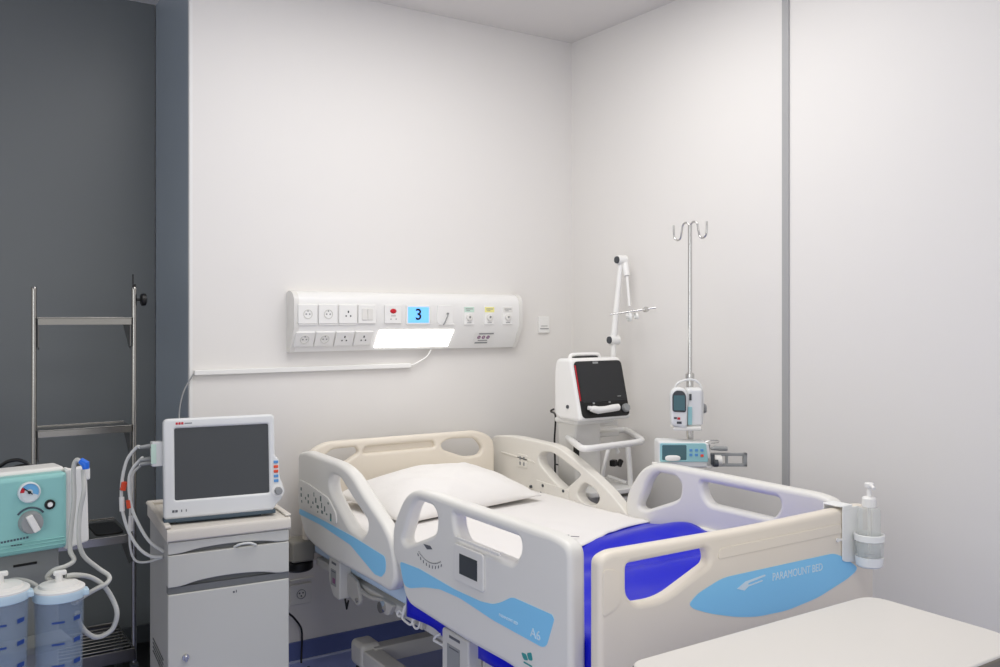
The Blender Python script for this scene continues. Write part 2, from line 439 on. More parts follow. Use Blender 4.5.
# far rails
obj('side_rail', MB().plate(foot_out, [foot_h1, foot_h2], .05, .0165, YZ(FX), 5, warp=lambda u, v, w: (u-.012, v-.006, w))
    .plate(fillet([(-1.33, .70), (-1.45, .745), (-1.60, .745), (-1.75, .70), (-1.75, .64), (-1.33, .64)], .02), [], .02, .006, YZ(FX-.03)), M_rail, bed)
fh = obj('side_rail', MB().plate(far_head, [far_h1, far_h2], .05, .007, YZ(FX), 4), M_cream, bed)
for y, z in ((-.505, .742), (-.655, .742), (-.41, .722), (-.49, .705), (-.735, .70), (-1.07, .70), (-1.07, .675)):
    obj('screw', MB().cyl((FX-.033, y, z), (FX-.022, y, z), .0065), M_darkgrey, fh)
obj('handset_panel', MB().plate(fillet([(-.30, .80), (-.30, .86), (-.38, .86), (-.38, .80)], .01), [], .004, .0015, YZ(FX-.0265))
    .plate(fillet([(-.16, .845), (-.16, .852), (-.42, .842), (-.44, .835), (-.43, .832)], .003), [], .004, .0015, YZ(FX-.0265))
    .plate(fillet([(-.445, .70), (-.445, .76), (-.69, .752), (-.69, .69)], .01), [], .006, .002, YZ(FX-.027)), M_cream, fh)
for y in (-.33, -.36):
    for z in (.835, .81): obj('rocker_button', MB().b2((FX-.0305, y, z), (FX-.028, y+.01, z+.015)), M_grey, fh)
# lying-surface frame
t = MB()
for x in (-1.475, -.60): t.b2((x-.02, -2.05, .456), (x+.02, -.18, .488), .006)
for y in (-.2, -.75, -1.3, -2.04): t.b2((-1.475, y-.02, .438), (-.60, y+.02, .485), .008)
obj('mattress_frame', t, M_frame, bed)
t = MB()
for y0, y1 in ((-.2, -.72), (-.74, -1.02), (-1.04, -1.5), (-1.52, -2.04)): t.plate(fillet([(-1.47, y0), (-.61, y0), (-.61, y1), (-1.47, y1)], .03), [], .016, .004, XY(.497))
obj('mattress_platform', t, M_white2, bed)
# base frame with beams, lift columns and castors
t = MB()
for x in (-1.455, -.65): t.b2((x-.035, -2.0, .175), (x+.035, -.62, .235), .006)
for y in (-.625, -1.95): t.b2((-1.45, y-.03, .18), (-.65, y+.03, .242), .004)
obj('base_frame', t, M_steelp, bed)
for x in (-1.455, -.65):
    for y in (-.585, -2.02):
        cb = obj('corner_block', MB().box((x, y, .208), (.085, .11, .095), .020, 4), M_steelp, bed)
        cs = obj('castor', MB().cyl((x-.022, y, .066), (x+.022, y, .066), .065).box((x, y, .12), (.06, .08, .08), .015), M_black, cb)
for y in (-.9, -1.7):
    obj('lift_column', MB().b2((-1.12, y-.07, .25), (-.98, y+.07, .40), .01).b2((-1.10, y-.05, .38), (-1.0, y+.05, .462), .008), M_steelp, bed)
# rail brackets with rating labels
def bracket(y0, y1, z0, z1):
    yc, w = (y0+y1)/2, y0-y1
    b = obj('rail_bracket', MB().plate(fillet([(y0, z1), (y1, z1), (y1, z0), (y0-.045, z0), (y0, z0+.05)], .012), [], .05, .006, YZ(-1.528))
            .b2((-1.50, y1, z0+.03), (-1.46, y0, z1-.01), .004), M_frame, bed)
    obj('rating_label', MB().b2((-1.5545, y1+w*.3, z0+.045), (-1.5533, y0-w*.22, z1-.04)), M_grey, b)
    t = MB().b2((-1.5545, y1+w*.3, z1-.02), (-1.5533, y0-w*.3, z1-.012)).b2((-1.5548, y1+w*.34, z1-.05), (-1.5543, y0-w*.3, z1-.046))
    obj('print', t, M_ink, b)
    lab(obj('warning_print', MB().b2((-1.5555, y1+w*.36, z0+.055), (-1.5548, y0-w*.4, z0+.075)), M_inkp, b), 'reddish warning print')
bracket(-.455, -.56, .415, .562); bracket(-1.345, -1.50, .36, .545)
obj('bracket_plate', MB().plate(fillet([(-.56, .52), (-.645, .505), (-.68, .44), (-.66, .415), (-.60, .425), (-.56, .44)], .02), [], .014, .003, YZ(-1.515)), M_steelp, bed)
obj('pivot_bolt', MB().cyl((-1.528, -.655, .438), (-1.52, -.655, .438), .009), M_chrome, bed)
obj('pivot_bolt', MB().cyl((-1.53, -.86, .468), (-1.50, -.86, .468), .02), M_chrome, bed)
obj('pivot_bracket', MB().plate(fillet([(-.82, .49), (-.93, .49), (-.90, .445), (-.85, .44)], .015), [], .02, .004, YZ(-1.505)).tube([(-1.505, -.6, .49), (-1.505, -.67, .468), (-1.505, -.75, .468), (-1.505, -.82, .48)], .008, 8, sm=5), M_steelp, bed)
obj('strap', MB().tube([(-1.53, -.56, .42), (-1.53, -.575, .385), (-1.53, -.59, .42)], .004, 6), M_black, bed)
# wire drainage-bag hooks
def hook(y, z):
    return MB().tube([(-1.50, y, z), (-1.52, y, z-.02), (-1.535, y, z-.05), (-1.55, y-.005, z-.065), (-1.56, y-.012, z-.05), (-1.555, y-.02, z-.035)], .0045, 8, sm=5)
for path in ([(405, 606), (402.5, 613), (400, 611), (397.5, 613), (398.5, 616), (401.5, 616.5)],
             [(407, 603), (405, 610), (402.5, 617), (404, 620), (410, 624.5), (412.5, 622), (413, 612), (416, 604)],
             [(418, 612), (416.5, 618), (413.5, 620), (413.5, 625), (416, 628.5), (419, 627), (420.5, 622)],
             [(441, 634), (436, 636.5), (434, 640), (437, 642), (444, 646)]):
    obj('wire_hook', MB().tube([at(a, b, x=-1.51) for a, b in path], .0042, 8, sm=5), M_white, bed)
obj('frame_clip', MB().b2((-1.512, -1.09, .47), (-1.495, -1.06, .535), .003).b2((-1.512, -1.14, .465), (-1.495, -1.115, .50), .003), M_steelp, bed)
# head-end wall bumpers
for x in (-1.548, -.56):
    cb = obj('corner_bumper', MB().box((x, -.125, .518), (.10, .105, .09), .012), M_bump, bed)
    obj('bumper_roller', MB().lathe([(0, .430), (.053, .430), (.062, .438), (.062, .464), (.053, .472), (0, .472)], (x, -.115, 0)), M_black, cb)
obj('bumper_arm', MB().b2((-1.56, -.17, .50), (-.55, -.135, .55), .006), M_steelp, bed)

# ================================================================== BEDDING
mx0, mx1 = -1.503, -.556
mt = obj('mattress', MB().box(((mx0+mx1)/2, -1.105, .598), (mx1-mx0, 1.86, .184), .016, 4), M_pale)
tag(mt, 'pale blue mattress seen under the head-end side rail', 'mattress')
def h2(x, y, s=1.0):
    return math.sin(x*7.1*s+y*3.3*s)*.5+math.sin(x*3.7*s-y*8.9*s+1.3)*.35+math.sin(x*15*s+y*11*s+.6)*.15
# royal blue cover over the foot half, hanging at both sides and the foot
def blue_fn(u, v):
    # u: across from near hem to far hem; v: from head edge to foot hem
    y = -1.05-.99*min(1, v/.86); y += 0
    drop_f = max(0, (v-.86)/.14)
    w = .215; span = mx1-mx0+.02
    L = u*(span+2*w)
    top = .7005 + .004*h2(u*1.5, v*1.5, 2)
    ridge = .012*math.exp(-((v-.40-.25*u)/.06)**2)+.008*math.exp(-((v-.62+.1*u)/.05)**2)
    ridge += .005*math.sin(y*34+u*5)*max(0, min(1, (-1.35-y)*5))
    ridge += (.048*math.exp(-((y+1.42)/.15)**2))*max(0, min(1, (u-.52)/.2))
    if L < w: x = mx0-.012-.006*math.sin(v*31)-.004*math.sin(v*13+2); z = top-(w-L)+.012*math.sin(v*17)*(1-L/w)
    elif L > w+span: x = mx1+.012+.003*math.sin(v*23); z = top-(L-w-span)*.4
    else:
        x = mx0-.012+(L-w)/span*(mx1-mx0+.024); z = top+ridge
        e = min(L-w, w+span-L)
        if e < .03: z -= .012*(1-e/.03)**2
    if drop_f > 0:
        z = min(z, top-drop_f*.25); y = -2.046-.006*math.sin(u*40)-.004*drop_f
    return (x, y, z)
bs = MB().grid(blue_fn, 60, 70)
o = obj('blue_cover', bs, M_blue, ang=80, wn=False)
s = o.modifiers.new('so', 'SOLIDIFY'); s.thickness = .003; s.offset = 1
tag(o, 'shiny royal blue cover over the foot half of the mattress', 'bed cover')
# white sheet over the head half, its foot edge cut slanting
def white_fn(u, v):
    w = .10; span = mx1-mx0+.02; L = u*(span+w)
    edge = -1.51+.31*min(1, max(0, (L-w)/span))**.8 if L > w else -1.51
    edge += .02*math.sin(u*9)
    y = -.185+(edge+.185)*v
    z = .7085+.0035*h2(u, v, 1.6)+.006*math.exp(-((v-.97)/.03)**2)
    if y > -1.00: z -= .003
    z += .004*math.exp(-((u-.45-.3*v)/.03)**2)+.003*math.exp(-((u-.7+.25*v)/.025)**2)
    if L < w: x = mx0-.020; z -= (w-L)*(1.0)
    else:
        x = mx0-.020+(L-w)/span*(mx1-mx0+.026)
        if y < -1.1: z += .012*math.exp(-((y+1.42)/.15)**2)*max(0, (u-.5))
        if L-w < .03: z -= .012*(1-(L-w)/.03)**2
    return (x, y, z)
o = obj('white_sheet', MB().grid(white_fn, 60, 60), M_sheet, ang=80, wn=False)
s = o.modifiers.new('so', 'SOLIDIFY'); s.thickness = .003; s.offset = 1
tag(o, 'smooth white bed sheet covering the head half of the bed', 'sheet')
t = MB()
for k, (x, y, w) in enumerate([(-1.02, -1.20, .03), (-.985, -1.225, .04), (-.955, -1.245, .03), (-.99, -1.195, .012), (-.965, -1.215, .012)]):
    t.box((x, y, .7205), (w, .006, .001), rot=-.75)
obj('printed_mark', t, M_ink, o)
# pillow
def pil_pt(a, b, top):
    k = max(0, 1-abs(a)**2.6)**.62*max(0, 1-abs(b)**2.6)**.62
    x = .362*a*(1-.045*(1-b*b)*a*a); y = .250*b*(1-.06*(1-a*a)*b*b)
    edge = math.exp(-k*7)
    z = (.114*k if top else -.030*k)
    if top:
        z += .005*h2(a*1.3, b*1.3, 1)*k**.5
        z += .0055*math.sin(a*21+b*6)*edge*k**.35+.004*math.sin(b*19-a*5+1)*edge*k**.35
        z += .006*math.exp(-((a*.8-b*.6-.25)/.07)**2)*k-.005*math.exp(-((a*.7+b*.7+.35)/.06)**2)*k
    return (x, y, z+.032+.020*math.exp(-((abs(a)-1)**2+(abs(b)-1)**2)*6)*0)
t = MB()
f = lambda u: math.sin((u-.5)*PI)*.35+(2*u-1)*.65
t.grid(lambda u, v: pil_pt(f(u), f(v), True), 64, 48); t.grid(lambda u, v: pil_pt(f(u), f(v), False), 64, 48)
bmesh.ops.remove_doubles(t.bm, verts=t.bm.verts, dist=1e-5)
o = obj('pillow', t, M_pillow, ang=180, wn=False, local=True)
o.location = (-1.055, -.445, .712); o.rotation_euler = (math.radians(4), math.radians(-1), math.radians(8))
tag(o, 'plump white pillow lying at the head of the bed', 'pillow')

# ================================================================== BED-HEAD PANEL ON THE WALL
pn = thing('bed_head_panel', 'long white service panel with sockets and lamp on the wall above the bed', 'wall panel', (-.98, 0, 1.345))
px0, px1 = -1.558, -.378
prof = [(0, 1.60), (-.03, 1.607), (-.058, 1.602), (-.078, 1.588), (-.088, 1.57), (-.0895, 1.55), (-.0895, 1.452), (-.034, 1.345), (0, 1.345)]
t = MB()
def prism(t, prof, x0, x1, M=None):
    A = [t._v((x0, y, z), M) for y, z in prof]; B = [t._v((x1, y, z), M) for y, z in prof]
    n = len(prof)
    for i in range(n): t._f((A[i], A[(i+1) % n], B[(i+1) % n], B[i]))
    t._f(A[::-1]); t._f(B)
prism(t, prof, px0+.022, px1-.02)
obj('panel_body', t, M_white, pn)
def scaled(k): return [(y*k, 1.345+(z-1.345)*(1+.02*(k-1))) for y, z in prof]
for a, b in ((px0, px0+.022), (px1-.02, px1)):
    t = MB(); prism(t, [(y*1.035, z+(.003 if z > 1.5 else -.002)) for y, z in prof], a, b)
    obj('end_cap', t, M_white2, pn)
sl = Vector((0, -.034+.0895, 1.345-1.452)); sl.normalize()                      # direction down the sloping lower face
upS = -sl; nS = Vector((1, 0, 0)).cross(upS); nS = nS if nS.y < 0 else -nS
def faceM(x, z, low):
    if not low: return basis((x, -.0895, z), (1, 0, 0), (0, 0, 1), (0, -1, 0))
    k = (1.452-z)/(1.452-1.345)
    return basis((x, -.0895+k*(.0555), z), (1, 0, 0), upS, nS)
def socket_plate(x, z, low, kind, parent=pn):
    M = faceM(x, z, low); h = .084 if not low else .070
    w = .086
    o = obj('socket', MB().plate(fillet([(-w/2, -h/2), (w/2, -h/2), (w/2, h/2), (-w/2, h/2)], .004), [], .011, .003, M @ Matrix.Translation((0, 0, .004)))
            .b2((-w/2+.002, -h/2-.006, .0), (w/2-.002, -h/2, .006), .001, M=M), M_white, parent)
    t = MB(); r = MB()
    if kind == 'round':
        r.lathe([(.020, .009), (.020, .0115), (.0175, .0115), (.0175, .009)], axis=(0, 0, 1), M=M)
        obj('recess_ring', r, M_cab, o)
        for a, b in ((-.008, 0), (.008, 0)): t.cyl((a, b, .009), (a, b, .0105), .0035, seg=10, M=M)
        t.b2((-.002, .010, .009), (.002, .016, .0105), M=M)
    else:
        for a, b, hh in ((0, .010, .005), (-.0105, -.008, .0032), (.0105, -.008, .0032)): t.b2((a-.003, b-hh, .0085), (a+.003, b+hh, .0102), M=M)
    obj('socket_hole', t, M_darkgrey if kind != 'round' else M_grey, o)
for k, kind in enumerate(['round', 'round', 'three']): socket_plate(-1.499+.093*k, 1.508, False, kind)
for k, kind in enumerate(['round', 'round', 'three', 'three']): socket_plate(-1.504+.092*k, 1.4035, True, kind)
M = faceM(-1.222, 1.508, False)
o = obj('switch_plate', MB().plate(fillet([(-.043, -.042), (.043, -.042), (.043, .042), (-.043, .042)], .004), [], .011, .003, M @ Matrix.Translation((0, 0, .004))), M_white, pn)
obj('rocker', MB().plate(fillet([(-.027, -.026), (-.001, -.026), (-.001, .026), (-.027, .026)], .003), [], .006, .002, M @ Matrix.Translation((0, 0, .010)))
    .plate(fillet([(.001, -.026), (.027, -.026), (.027, .026), (.001, .026)], .003), [], .006, .002, M @ Matrix.Translation((0, 0, .010))), M_white2, o)
M = faceM(-1.094, 1.508, False)
o = obj('nurse_call', MB().plate(fillet([(-.042, -.042), (.042, -.042), (.042, .042), (-.042, .042)], .004), [], .011, .003, M @ Matrix.Translation((0, 0, .004))), M_white, pn)
lab(obj('call_button', MB().lathe([(0, .016), (.009, .015), (.014, .009)], M=M @ Matrix.Translation((0, .014, 0)) @ Matrix.Diagonal((1.2, .8, 1, 1))), M_red, o), 'red call button')
obj('indicator', MB().cyl((-.012, -.022, .009), (-.012, -.022, .0105), .003, seg=10, M=M).cyl((.014, -.022, .009), (.014, -.022, .0105), .003, seg=10, M=M).b2((-.012, -.009, .009), (.012, -.006, .0102), M=M), M_grey, o)
M = faceM(-.964, 1.505, False)
o = obj('number_display', MB().plate(fillet([(-.062, -.045), (.062, -.045), (.062, .045), (-.062, .045)], .004), [], .008, .002, M @ Matrix.Translation((0, 0, .002))), M_white, pn)
d = lab(obj('lit_screen', MB().b2((-.054, -.036, .0055), (.054, .036, .0072), M=M), M_disp, o), 'pale blue lit screen')
lab(obj('digit', MB().text('3', .072, M @ Matrix.Translation((0, .0, .0078)), bold=.0012), M_black, d), 'dark figure 3')
M = faceM(-.822, 1.508, False)
o = obj('blank_plate', MB().plate(fillet([(-.042, -.042), (.042, -.042), (.042, .042), (-.042, .042)], .004), [], .007, .002, M @ Matrix.Translation((0, 0, .002))).b2((-.036, -.05, 0), (.05, -.042, .008), .002, M=M), M_white, pn)
obj('hanging_hook', MB().tube([(.012, .002, .006), (.008, -.006, .016), (-.006, -.03, .02), (-.014, -.05, .014)], .003, 8, sm=5, M=M).cyl((.012, .003, .004), (.012, .003, .014), .005, seg=12, M=M), M_grey, o)
# lamp in the sloping face
M = faceM(-.968, 1.4, True)
lp = obj('lamp', MB().plate([(-.195, -.047), (.188, -.047), (.200, .040), (-.187, .040)], [], .008, .002, M @ Matrix.Translation((0, 0, .001))), M_lamp, pn)
# gas outlets
for x, mm, nm in ((-.69, M_green, 'pale green'), (-.575, M_yellow, 'pale yellow'), (-.468, M_white2, 'white')):
    M = faceM(x, 1.502, False)
    o = lab(obj('gas_outlet', MB().plate(fillet([(-.028, -.044), (.028, -.044), (.028, .044), (-.028, .044)], .004), [], .008, .002, M @ Matrix.Translation((0, 0, .002))), M_white, pn), nm+' gas outlet')
    obj('colour_label', MB().b2((-.027, .016, .0055), (.027, .041, .0066), M=M), mm, o)
    obj('port', MB().lathe([(.017, .006), (.017, .013), (.013, .015), (.006, .015), (.006, .006)], M=M @ Matrix.Translation((0, -.008, 0)), seg=20), M_white2, o)
    obj('port_hole', MB().cyl((0, -.008, .006), (0, -.008, .0105), .0058, seg=14, M=M).b2((-.02, .030, .0063), (.02, .034, .0072), M=M).b2((-.016, .022, .0063), (.004, .025, .0072), M=M).b2((-.012, -.036, .0055), (.012, -.033, .0068), M=M), M_grey, o)
M = faceM(-.585, 1.392, True)
o = obj('warning_label', MB().b2((-.06, -.034, .0), (.05, .034, .0008), M=M), M_white, pn)
t = MB().b2((-.035, .022, .0008), (.05, .029, .0016), M=M).b2((-.032, -.014, .0008), (.022, -.009, .0016), M=M).b2((-.046, -.028, .0008), (.026, -.020, .0016), M=M)
obj('print', t, M_grey, o)
t = MB()
for k in range(3): t.lathe([(.009, .0008), (.009, .0018), (.0055, .0018), (.0055, .0008)], M=M @ Matrix.Translation((-.03+.026*k, .006, 0)), seg=16).box((-.03+.026*k, .006, .0014), (.02, .003, .0008), rot=.7, M=M)
lab(obj('prohibition_sign', t, M_inkp, o), 'three small purple prohibition signs')

# small wall fittings
o = obj('wall_switch', MB().box((-.185, -.005, 1.455), (.068, .012, .085), .003), M_white)
tag(o, 'small white switch plate on the wall right of the service panel', 'switch')
obj('label_strip', MB().b2((-.205, -.0125, 1.447), (-.165, -.0108, 1.450)).b2((-.212, -.0125, 1.432), (-.158, -.0108, 1.437)), M_grey, o)
o = obj('wall_socket', MB().box((-1.496, -.006, .290), (.10, .013, .088), .003).box((-1.49, -.006, .352), (.11, .013, .006), .001), M_white2)
tag(o, 'low white socket plate on the wall beside the bedside cabinet', 'socket')
obj('socket_ring', MB().lathe([(.021, 0), (.021, .003), (.018, .003), (.018, 0)], (-1.496, -.0125, .290), (0, -1, 0)), M_grey, o)
obj('socket_hole', MB().cyl((-1.504, -.0125, .295), (-1.504, -.0145, .295), .0035, seg=10).cyl((-1.488, -.0125, .295), (-1.488, -.0145, .295), .0035, seg=10).cyl((-1.496, -.0125, .282), (-1.496, -.0145, .282), .0035, seg=10), M_darkgrey, o)
o = obj('cable_trunking', MB().b2((-1.952, -.022, 1.258), (-.962, 0, 1.279), .003), M_white)
tag(o, 'long thin white cable duct on the wall below the service panel', 'cable duct')
o = obj('panel_cord', MB().tube([(-.961, -.012, 1.268), (-.93, -.018, 1.280), (-.88, -.024, 1.310), (-.86, -.028, 1.344)], .004, 8, sm=6), M_white)
tag(o, 'short white cord rising from the cable duct to the lamp', 'cord')
o = obj('thin_cord', MB().tube([(-1.953, -.012, 1.264), (-1.965, -.02, 1.25), (-2.0, -.03, 1.19), (-2.02, -.05, 1.10), (-2.02, -.12, 1.03), (-2.0, -.30, .95)], .003, 8, sm=6), M_grey)
tag(o, 'thin grey cord dropping from the duct end behind the monitor', 'cord')
p = [at(288, 613, y=-.04), at(294, 618, y=-.035), at(301, 628, y=-.03), at(302, 640, y=-.03), at(301.5, 655, y=-.03), at(302, 668, y=-.05), Vector((-1.5, -.12, .006)), Vector((-1.58, -.25, .006))]
o = obj('power_cord', MB().tube(p, .0045, 8, sm=6), M_black)
tag(o, 'black power cord hanging beside the bedside cabinet', 'cord')

# ================================================================== BEDSIDE CABINET (local frame: x along its front, y into the room wall)
cab = thing('bedside_cabinet', 'grey bedside cabinet with two drawers and a door left of the bed', 'cabinet', (-2.204, -.655, 0), math.radians(-4.5))
W, D, T = .405, .45, .79
obj('carcass', MB().b2((.004, .02, .08), (W-.004, D, .749), .004), M_cabside, cab, True)
tp = MB()
prof = [(-.010, .750), (-.015, .755), (-.015, .780), (-.008, .789), (.01, .792), (D, .792), (D+.008, .785), (D+.008, .750)]
prism(tp, prof, -.004, W+.004)
obj('top', tp, M_cabtop, cab, True)
obj('top_rim', MB().b2((-.010, .0, .792), (.012, D+.008, .803), .005).b2((-.008, D-.015, .792), (W+.008, D+.008, .806), .005).b2((W-.012, .0, .792), (W+.01, D+.008, .800), .004), M_cabtop, cab, True)
def drawer(z0, z1, notch, name='drawer'):
    pts = [(0, z0), (W*.10, z0), (W*.22, z0+notch), (W*.40, z0+notch*1.5), (W*.60, z0+notch*1.5), (W*.78, z0+notch), (W*.90, z0), (W, z0), (W, z1), (0, z1)]
    o = obj(name, MB().plate(fillet(pts, [.002, .03, .04, .06, .06, .04, .03, .002, .004, .004]), [], .022, .003, XZ(.006)), M_cab, cab, True)
    obj('finger_pull', MB().b2((W*.08, .014, z0-.002), (W*.92, .019, z0+notch*1.6)), M_groove, o, True)
drawer(.707, .747, .010); drawer(.597, .704, .012)
lab(obj('grey_strip', MB().b2((.0, .0, .574), (W, .03, .596)), M_groove, cab, True), 'darker grey strip under the lower drawer')
dr = obj('door', MB().plate(fillet([(0, .095), (W, .095), (W, .573), (0, .573)], .003), [], .022, .003, XZ(.006)), M_cab, cab, True)
lab(obj('mark', MB().b2((W*.52, -.0062, .551), (W*.535, -.005, .557)).b2((W*.545, -.0062, .551), (W*.552, -.005, .560)), M_ink, dr, True), 'tiny dark mark')
obj('lock', MB().cyl((.055, -.005, .36), (.055, -.012, .36), .011).b2((.051, -.022, .348), (.059, -.011, .368), .002), M_chrome, dr, True)
for x in (.05, W-.05):
    for y in (.07, D-.05): obj('castor', MB().cyl((x-.012, y, .03), (x+.012, y, .03), .03).b2((x-.016, y-.016, .04), (x+.016, y+.016, .08), .004), M_darkgrey, cab, True)
obj('vent_slots', MB().b2((.001, .12, .30), (.006, .36, .304)).b2((.001, .12, .285), (.006, .36, .289)).b2((.001, .12, .315), (.006, .36, .319)).b2((.001, .12, .27), (.006, .36, .274)), M_groove, cab, True)
cM = wmat(cab)
o = obj('tubing_loop', MB().tube([cM @ Vector(p) for p in ((.215, .0, .707), (.235, -.014, .717), (.265, -.018, .718), (.285, -.014, .709), (.29, .0, .706))], .004, 8, sm=6), M_cable)
tag(o, 'loop of white tubing poking out of the cabinet drawer', 'tubing')

# ================================================================== PATIENT MONITOR
mon = thing('patient_monitor', 'white patient monitor with dark screen on the bedside cabinet', 'monitor', (-2.205, -.605, .803), math.radians(-7.5))
mw, mh = .378, .338
tl = Matrix.Translation((0, 0, .010)) @ Matrix.Rotation(math.radians(-5), 4, 'X')
P = lambda x0, z0, x1, z1: [(x0, z0), (x1, z0), (x1, z1), (x0, z1)]
TM = tl @ XZ(0)
face = [(0, 0), (mw-.012, 0), (mw-.002, .018), (mw+.022, .04), (mw+.024, .085), (mw+.012, .11), (mw+.010, .178), (mw-.004, .19), (mw-.004, mh), (0, mh)]
bzl = obj('front_bezel', MB().plate(fillet(face, [.012, .01, .012, .025, .025, .015, .01, .008, .018, .018]), [fillet(P(.036, .062, mw-.026, mh-.034), .006)], .04, .008, tl @ XZ(.02)), M_mon, mon, True)
obj('screen', MB().b2((.033, .006, .058), (mw-.022, .03, mh-.030), .002, M=tl), M_screen, mon, True)
obj('rear_housing', MB().b2((.02, .04, .02), (mw-.03, .13, mh-.02), .02, M=tl), M_mon, mon, True)
lab(obj('bottom_edge', MB().b2((.0, .002, -.012), (mw-.004, .06, .002), .004, M=tl).b2((.04, .02, -.010), (mw-.05, .17, .003), .004), M_slate, mon, True), 'slate-grey lower edge')
for k, mm in enumerate((M_bluekey, M_orange, M_orange, M_bluekey, M_bluekey)):
    obj('key', MB().b2((mw-.010, -.003, .163-.0165*k), (mw+.006, .004, .173-.0165*k), .0015, M=tl), mm, bzl, True)
obj('jog_knob', MB().lathe([(0, .02), (.011, .02), (.013, .016), (.013, 0)], (mw+.004, 0, .066), (0, -1, 0), M=tl), M_grey, bzl, True)
obj('jog_ring', MB().lathe([(.022, 0), (.022, .003), (.0135, .003)], (mw+.004, .0, .066), (0, -1, 0), M=tl), M_white, bzl, True)
obj('maker_mark', MB().b2((.04, -.0008, mh-.021), (.047, .0004, mh-.013), M=tl).b2((.049, -.0008, mh-.021), (.056, .0004, mh-.013), M=tl).b2((.058, -.0008, mh-.021), (.065, .0004, mh-.013), M=tl), M_red, bzl, True)
obj('small_print', MB().b2((.069, -.0008, mh-.019), (.093, .0004, mh-.016), M=tl).b2((.026, -.0008, .022), (.034, .0004, .030), M=tl).b2((.036, -.0008, .022), (.044, .0004, .030), M=tl).b2((.055, -.0008, .022), (.058, .0004, .030), M=tl).b2((.070, -.0008, .022), (.073, .0004, .030), M=tl), M_ink, bzl, True)
md = lab(obj('connector_module', MB().b2((-.034, .03, .178), (.002, .10, .262), .004, M=tl), M_mon, mon, True), 'side connector block')
obj('connector_strip', MB().b2((-.037, .028, .188), (-.020, .034, .254), .001, M=tl), M_green, md, True)
for z in (.248, .205, .191): obj('plug', MB().cyl((-.034, .06, z), (-.070, .055, z-.003), .008, .006, 14, M=tl), M_grey, md, True)
mM = wmat(mon) @ tl
def cabpts(first, rest, d): return [mM @ Vector(first)] + [atd(x, y, d) for x, y in rest]
DD = 3.07
c1 = cabpts((-.070, .055, .245), [(137, 447), (128, 458), (123.5, 472), (121.5, 488), (122, 508), (128, 530), (138, 547), (150, 556), (163, 557)], DD)
c2 = cabpts((-.070, .055, .202), [(142, 458), (133, 468), (129, 480), (131, 505), (139, 525), (150, 542), (164, 552)], DD)
c3 = cabpts((-.070, .055, .188), [(140, 466), (133, 474), (131, 492), (130, 520), (130, 545), (135, 560), (147, 562), (164, 557)], DD+.04)
names = ['outermost white monitor cable looping beside the cabinet', 'middle white monitor cable looping down beside the cabinet', 'innermost white monitor cable hanging lowest beside the cabinet']
for k, (c, l) in enumerate(zip((c1, c2, c3), names)):
    o = obj('monitor_cable', MB().tube(c, .0055 if k < 2 else .004, 8, sm=6), M_cable)
    tag(o, l, 'cable', 'white cables from the patient monitor')
    if k == 0: lab(obj('clip', MB().tube([atd(124.5, 482, DD), atd(122.8, 490, DD)], .010, 12), M_orange, o), 'orange-red clip'); lab(obj('name_tag', MB().tube([atd(121.6, 497, DD), atd(122.2, 511, DD)], .0085, 12), M_white, o), 'white tag')
    if k == 1: lab(obj('clip', MB().tube([atd(128.4, 500, DD), atd(129.6, 508, DD)], .009, 12), M_orange, o), 'orange-red clip')
    if k == 2: obj('name_tag', MB().tube([atd(131, 516, DD+.04), atd(130.3, 531, DD+.04)], .008, 12), M_white, o)

# ================================================================== STEEL EQUIPMENT RACK IN THE ALCOVE
rack = thing('steel_rack', 'tall stainless steel equipment rack against the dark alcove wall', 'rack', (-2.36, .15, 0))
xl, xr = -2.531, -2.178
for x, zt in ((xl, 1.60), (xr, 1.605)):
    obj('post', MB().tube([(x, .01, .12), (x, .01, zt)], .0095, 16).lathe([(.0105, 0), (.0105, .006), (.008, .011), (0, .012)], (x, .01, zt-.002), seg=16), M_steel, rack)
def shelf(z, depth, gus=True, lip=.030):
    t = MB().b2((xl+.012, -.004, z-lip), (xr-.012, .0, z+.002), .001).b2((xl+.012, -.004, z-.003), (xr-.012, depth, z), .001).b2((xl+.012, depth-.004, z-lip), (xr-.012, depth, z+.004), .001)
    o = obj('shelf', t, M_steel, rack)
    if gus:
        for x, s in ((xl+.012, 1), (xr-.012, -1)):
            obj('gusset', MB().plate([(0.0, z-.002), (0.0, z-.11), (.02, z-.12), (depth, z-.02), (depth, z-.002)], [], .004, .001, YZ(x+.003*s)), M_sheets, o)
shelf(1.492, .15, lip=.026); shelf(1.070, .15, lip=.026); shelf(.640, .35)
lab(obj('tray_cutout', MB().plate(fillet([(-2.31, .05), (-2.205, .05), (-2.205, .27), (-2.31, .27)], .03), [], .003, .001, XY(.6425)), M_black, rack), 'dark slot in the third shelf')
t = MB().b2((xl, -.012, .145), (xr, -.004, .195), .003).b2((xl, .35, .145), (xr, .358, .195), .003)
for x in (xl, xr): t.b2((x-.004, -.01, .15), (x+.004, .355, .185), .002)
bs_ = obj('wire_shelf', t, M_sheets, rack)
for k in range(9):
    obj('wire', MB().cyl((xl, .02+.038*k, .182), (xr, .02+.038*k, .182), .004, seg=8), M_steel, bs_)
for x in (xl, xr):
    for y in (.01, .34): obj('castor', MB().cyl((x-.012, y, .04), (x+.012, y, .04), .04).box((x, y, .10), (.03, .03, .06), .004), M_darkgrey, rack)
kb = obj('clamp_knob', MB().cyl((xr+.010, .01, 1.565), (xr+.024, .01, 1.565), .005, seg=12).lathe([(0, 0), (.018, 0), (.025, .004), (.025, .018), (.018, .022), (0, .022)], (xr+.024, .01, 1.565), (1, 0, 0), 12), M_black, rack)
obj('rod_tip', MB().cyl((xr-.004, .01, 1.60), (xr-.004, .01, 1.665), .0028, seg=8).cyl((xr, .01, 1.60), (xr, .01, 1.625), .007, seg=12), M_black, rack)

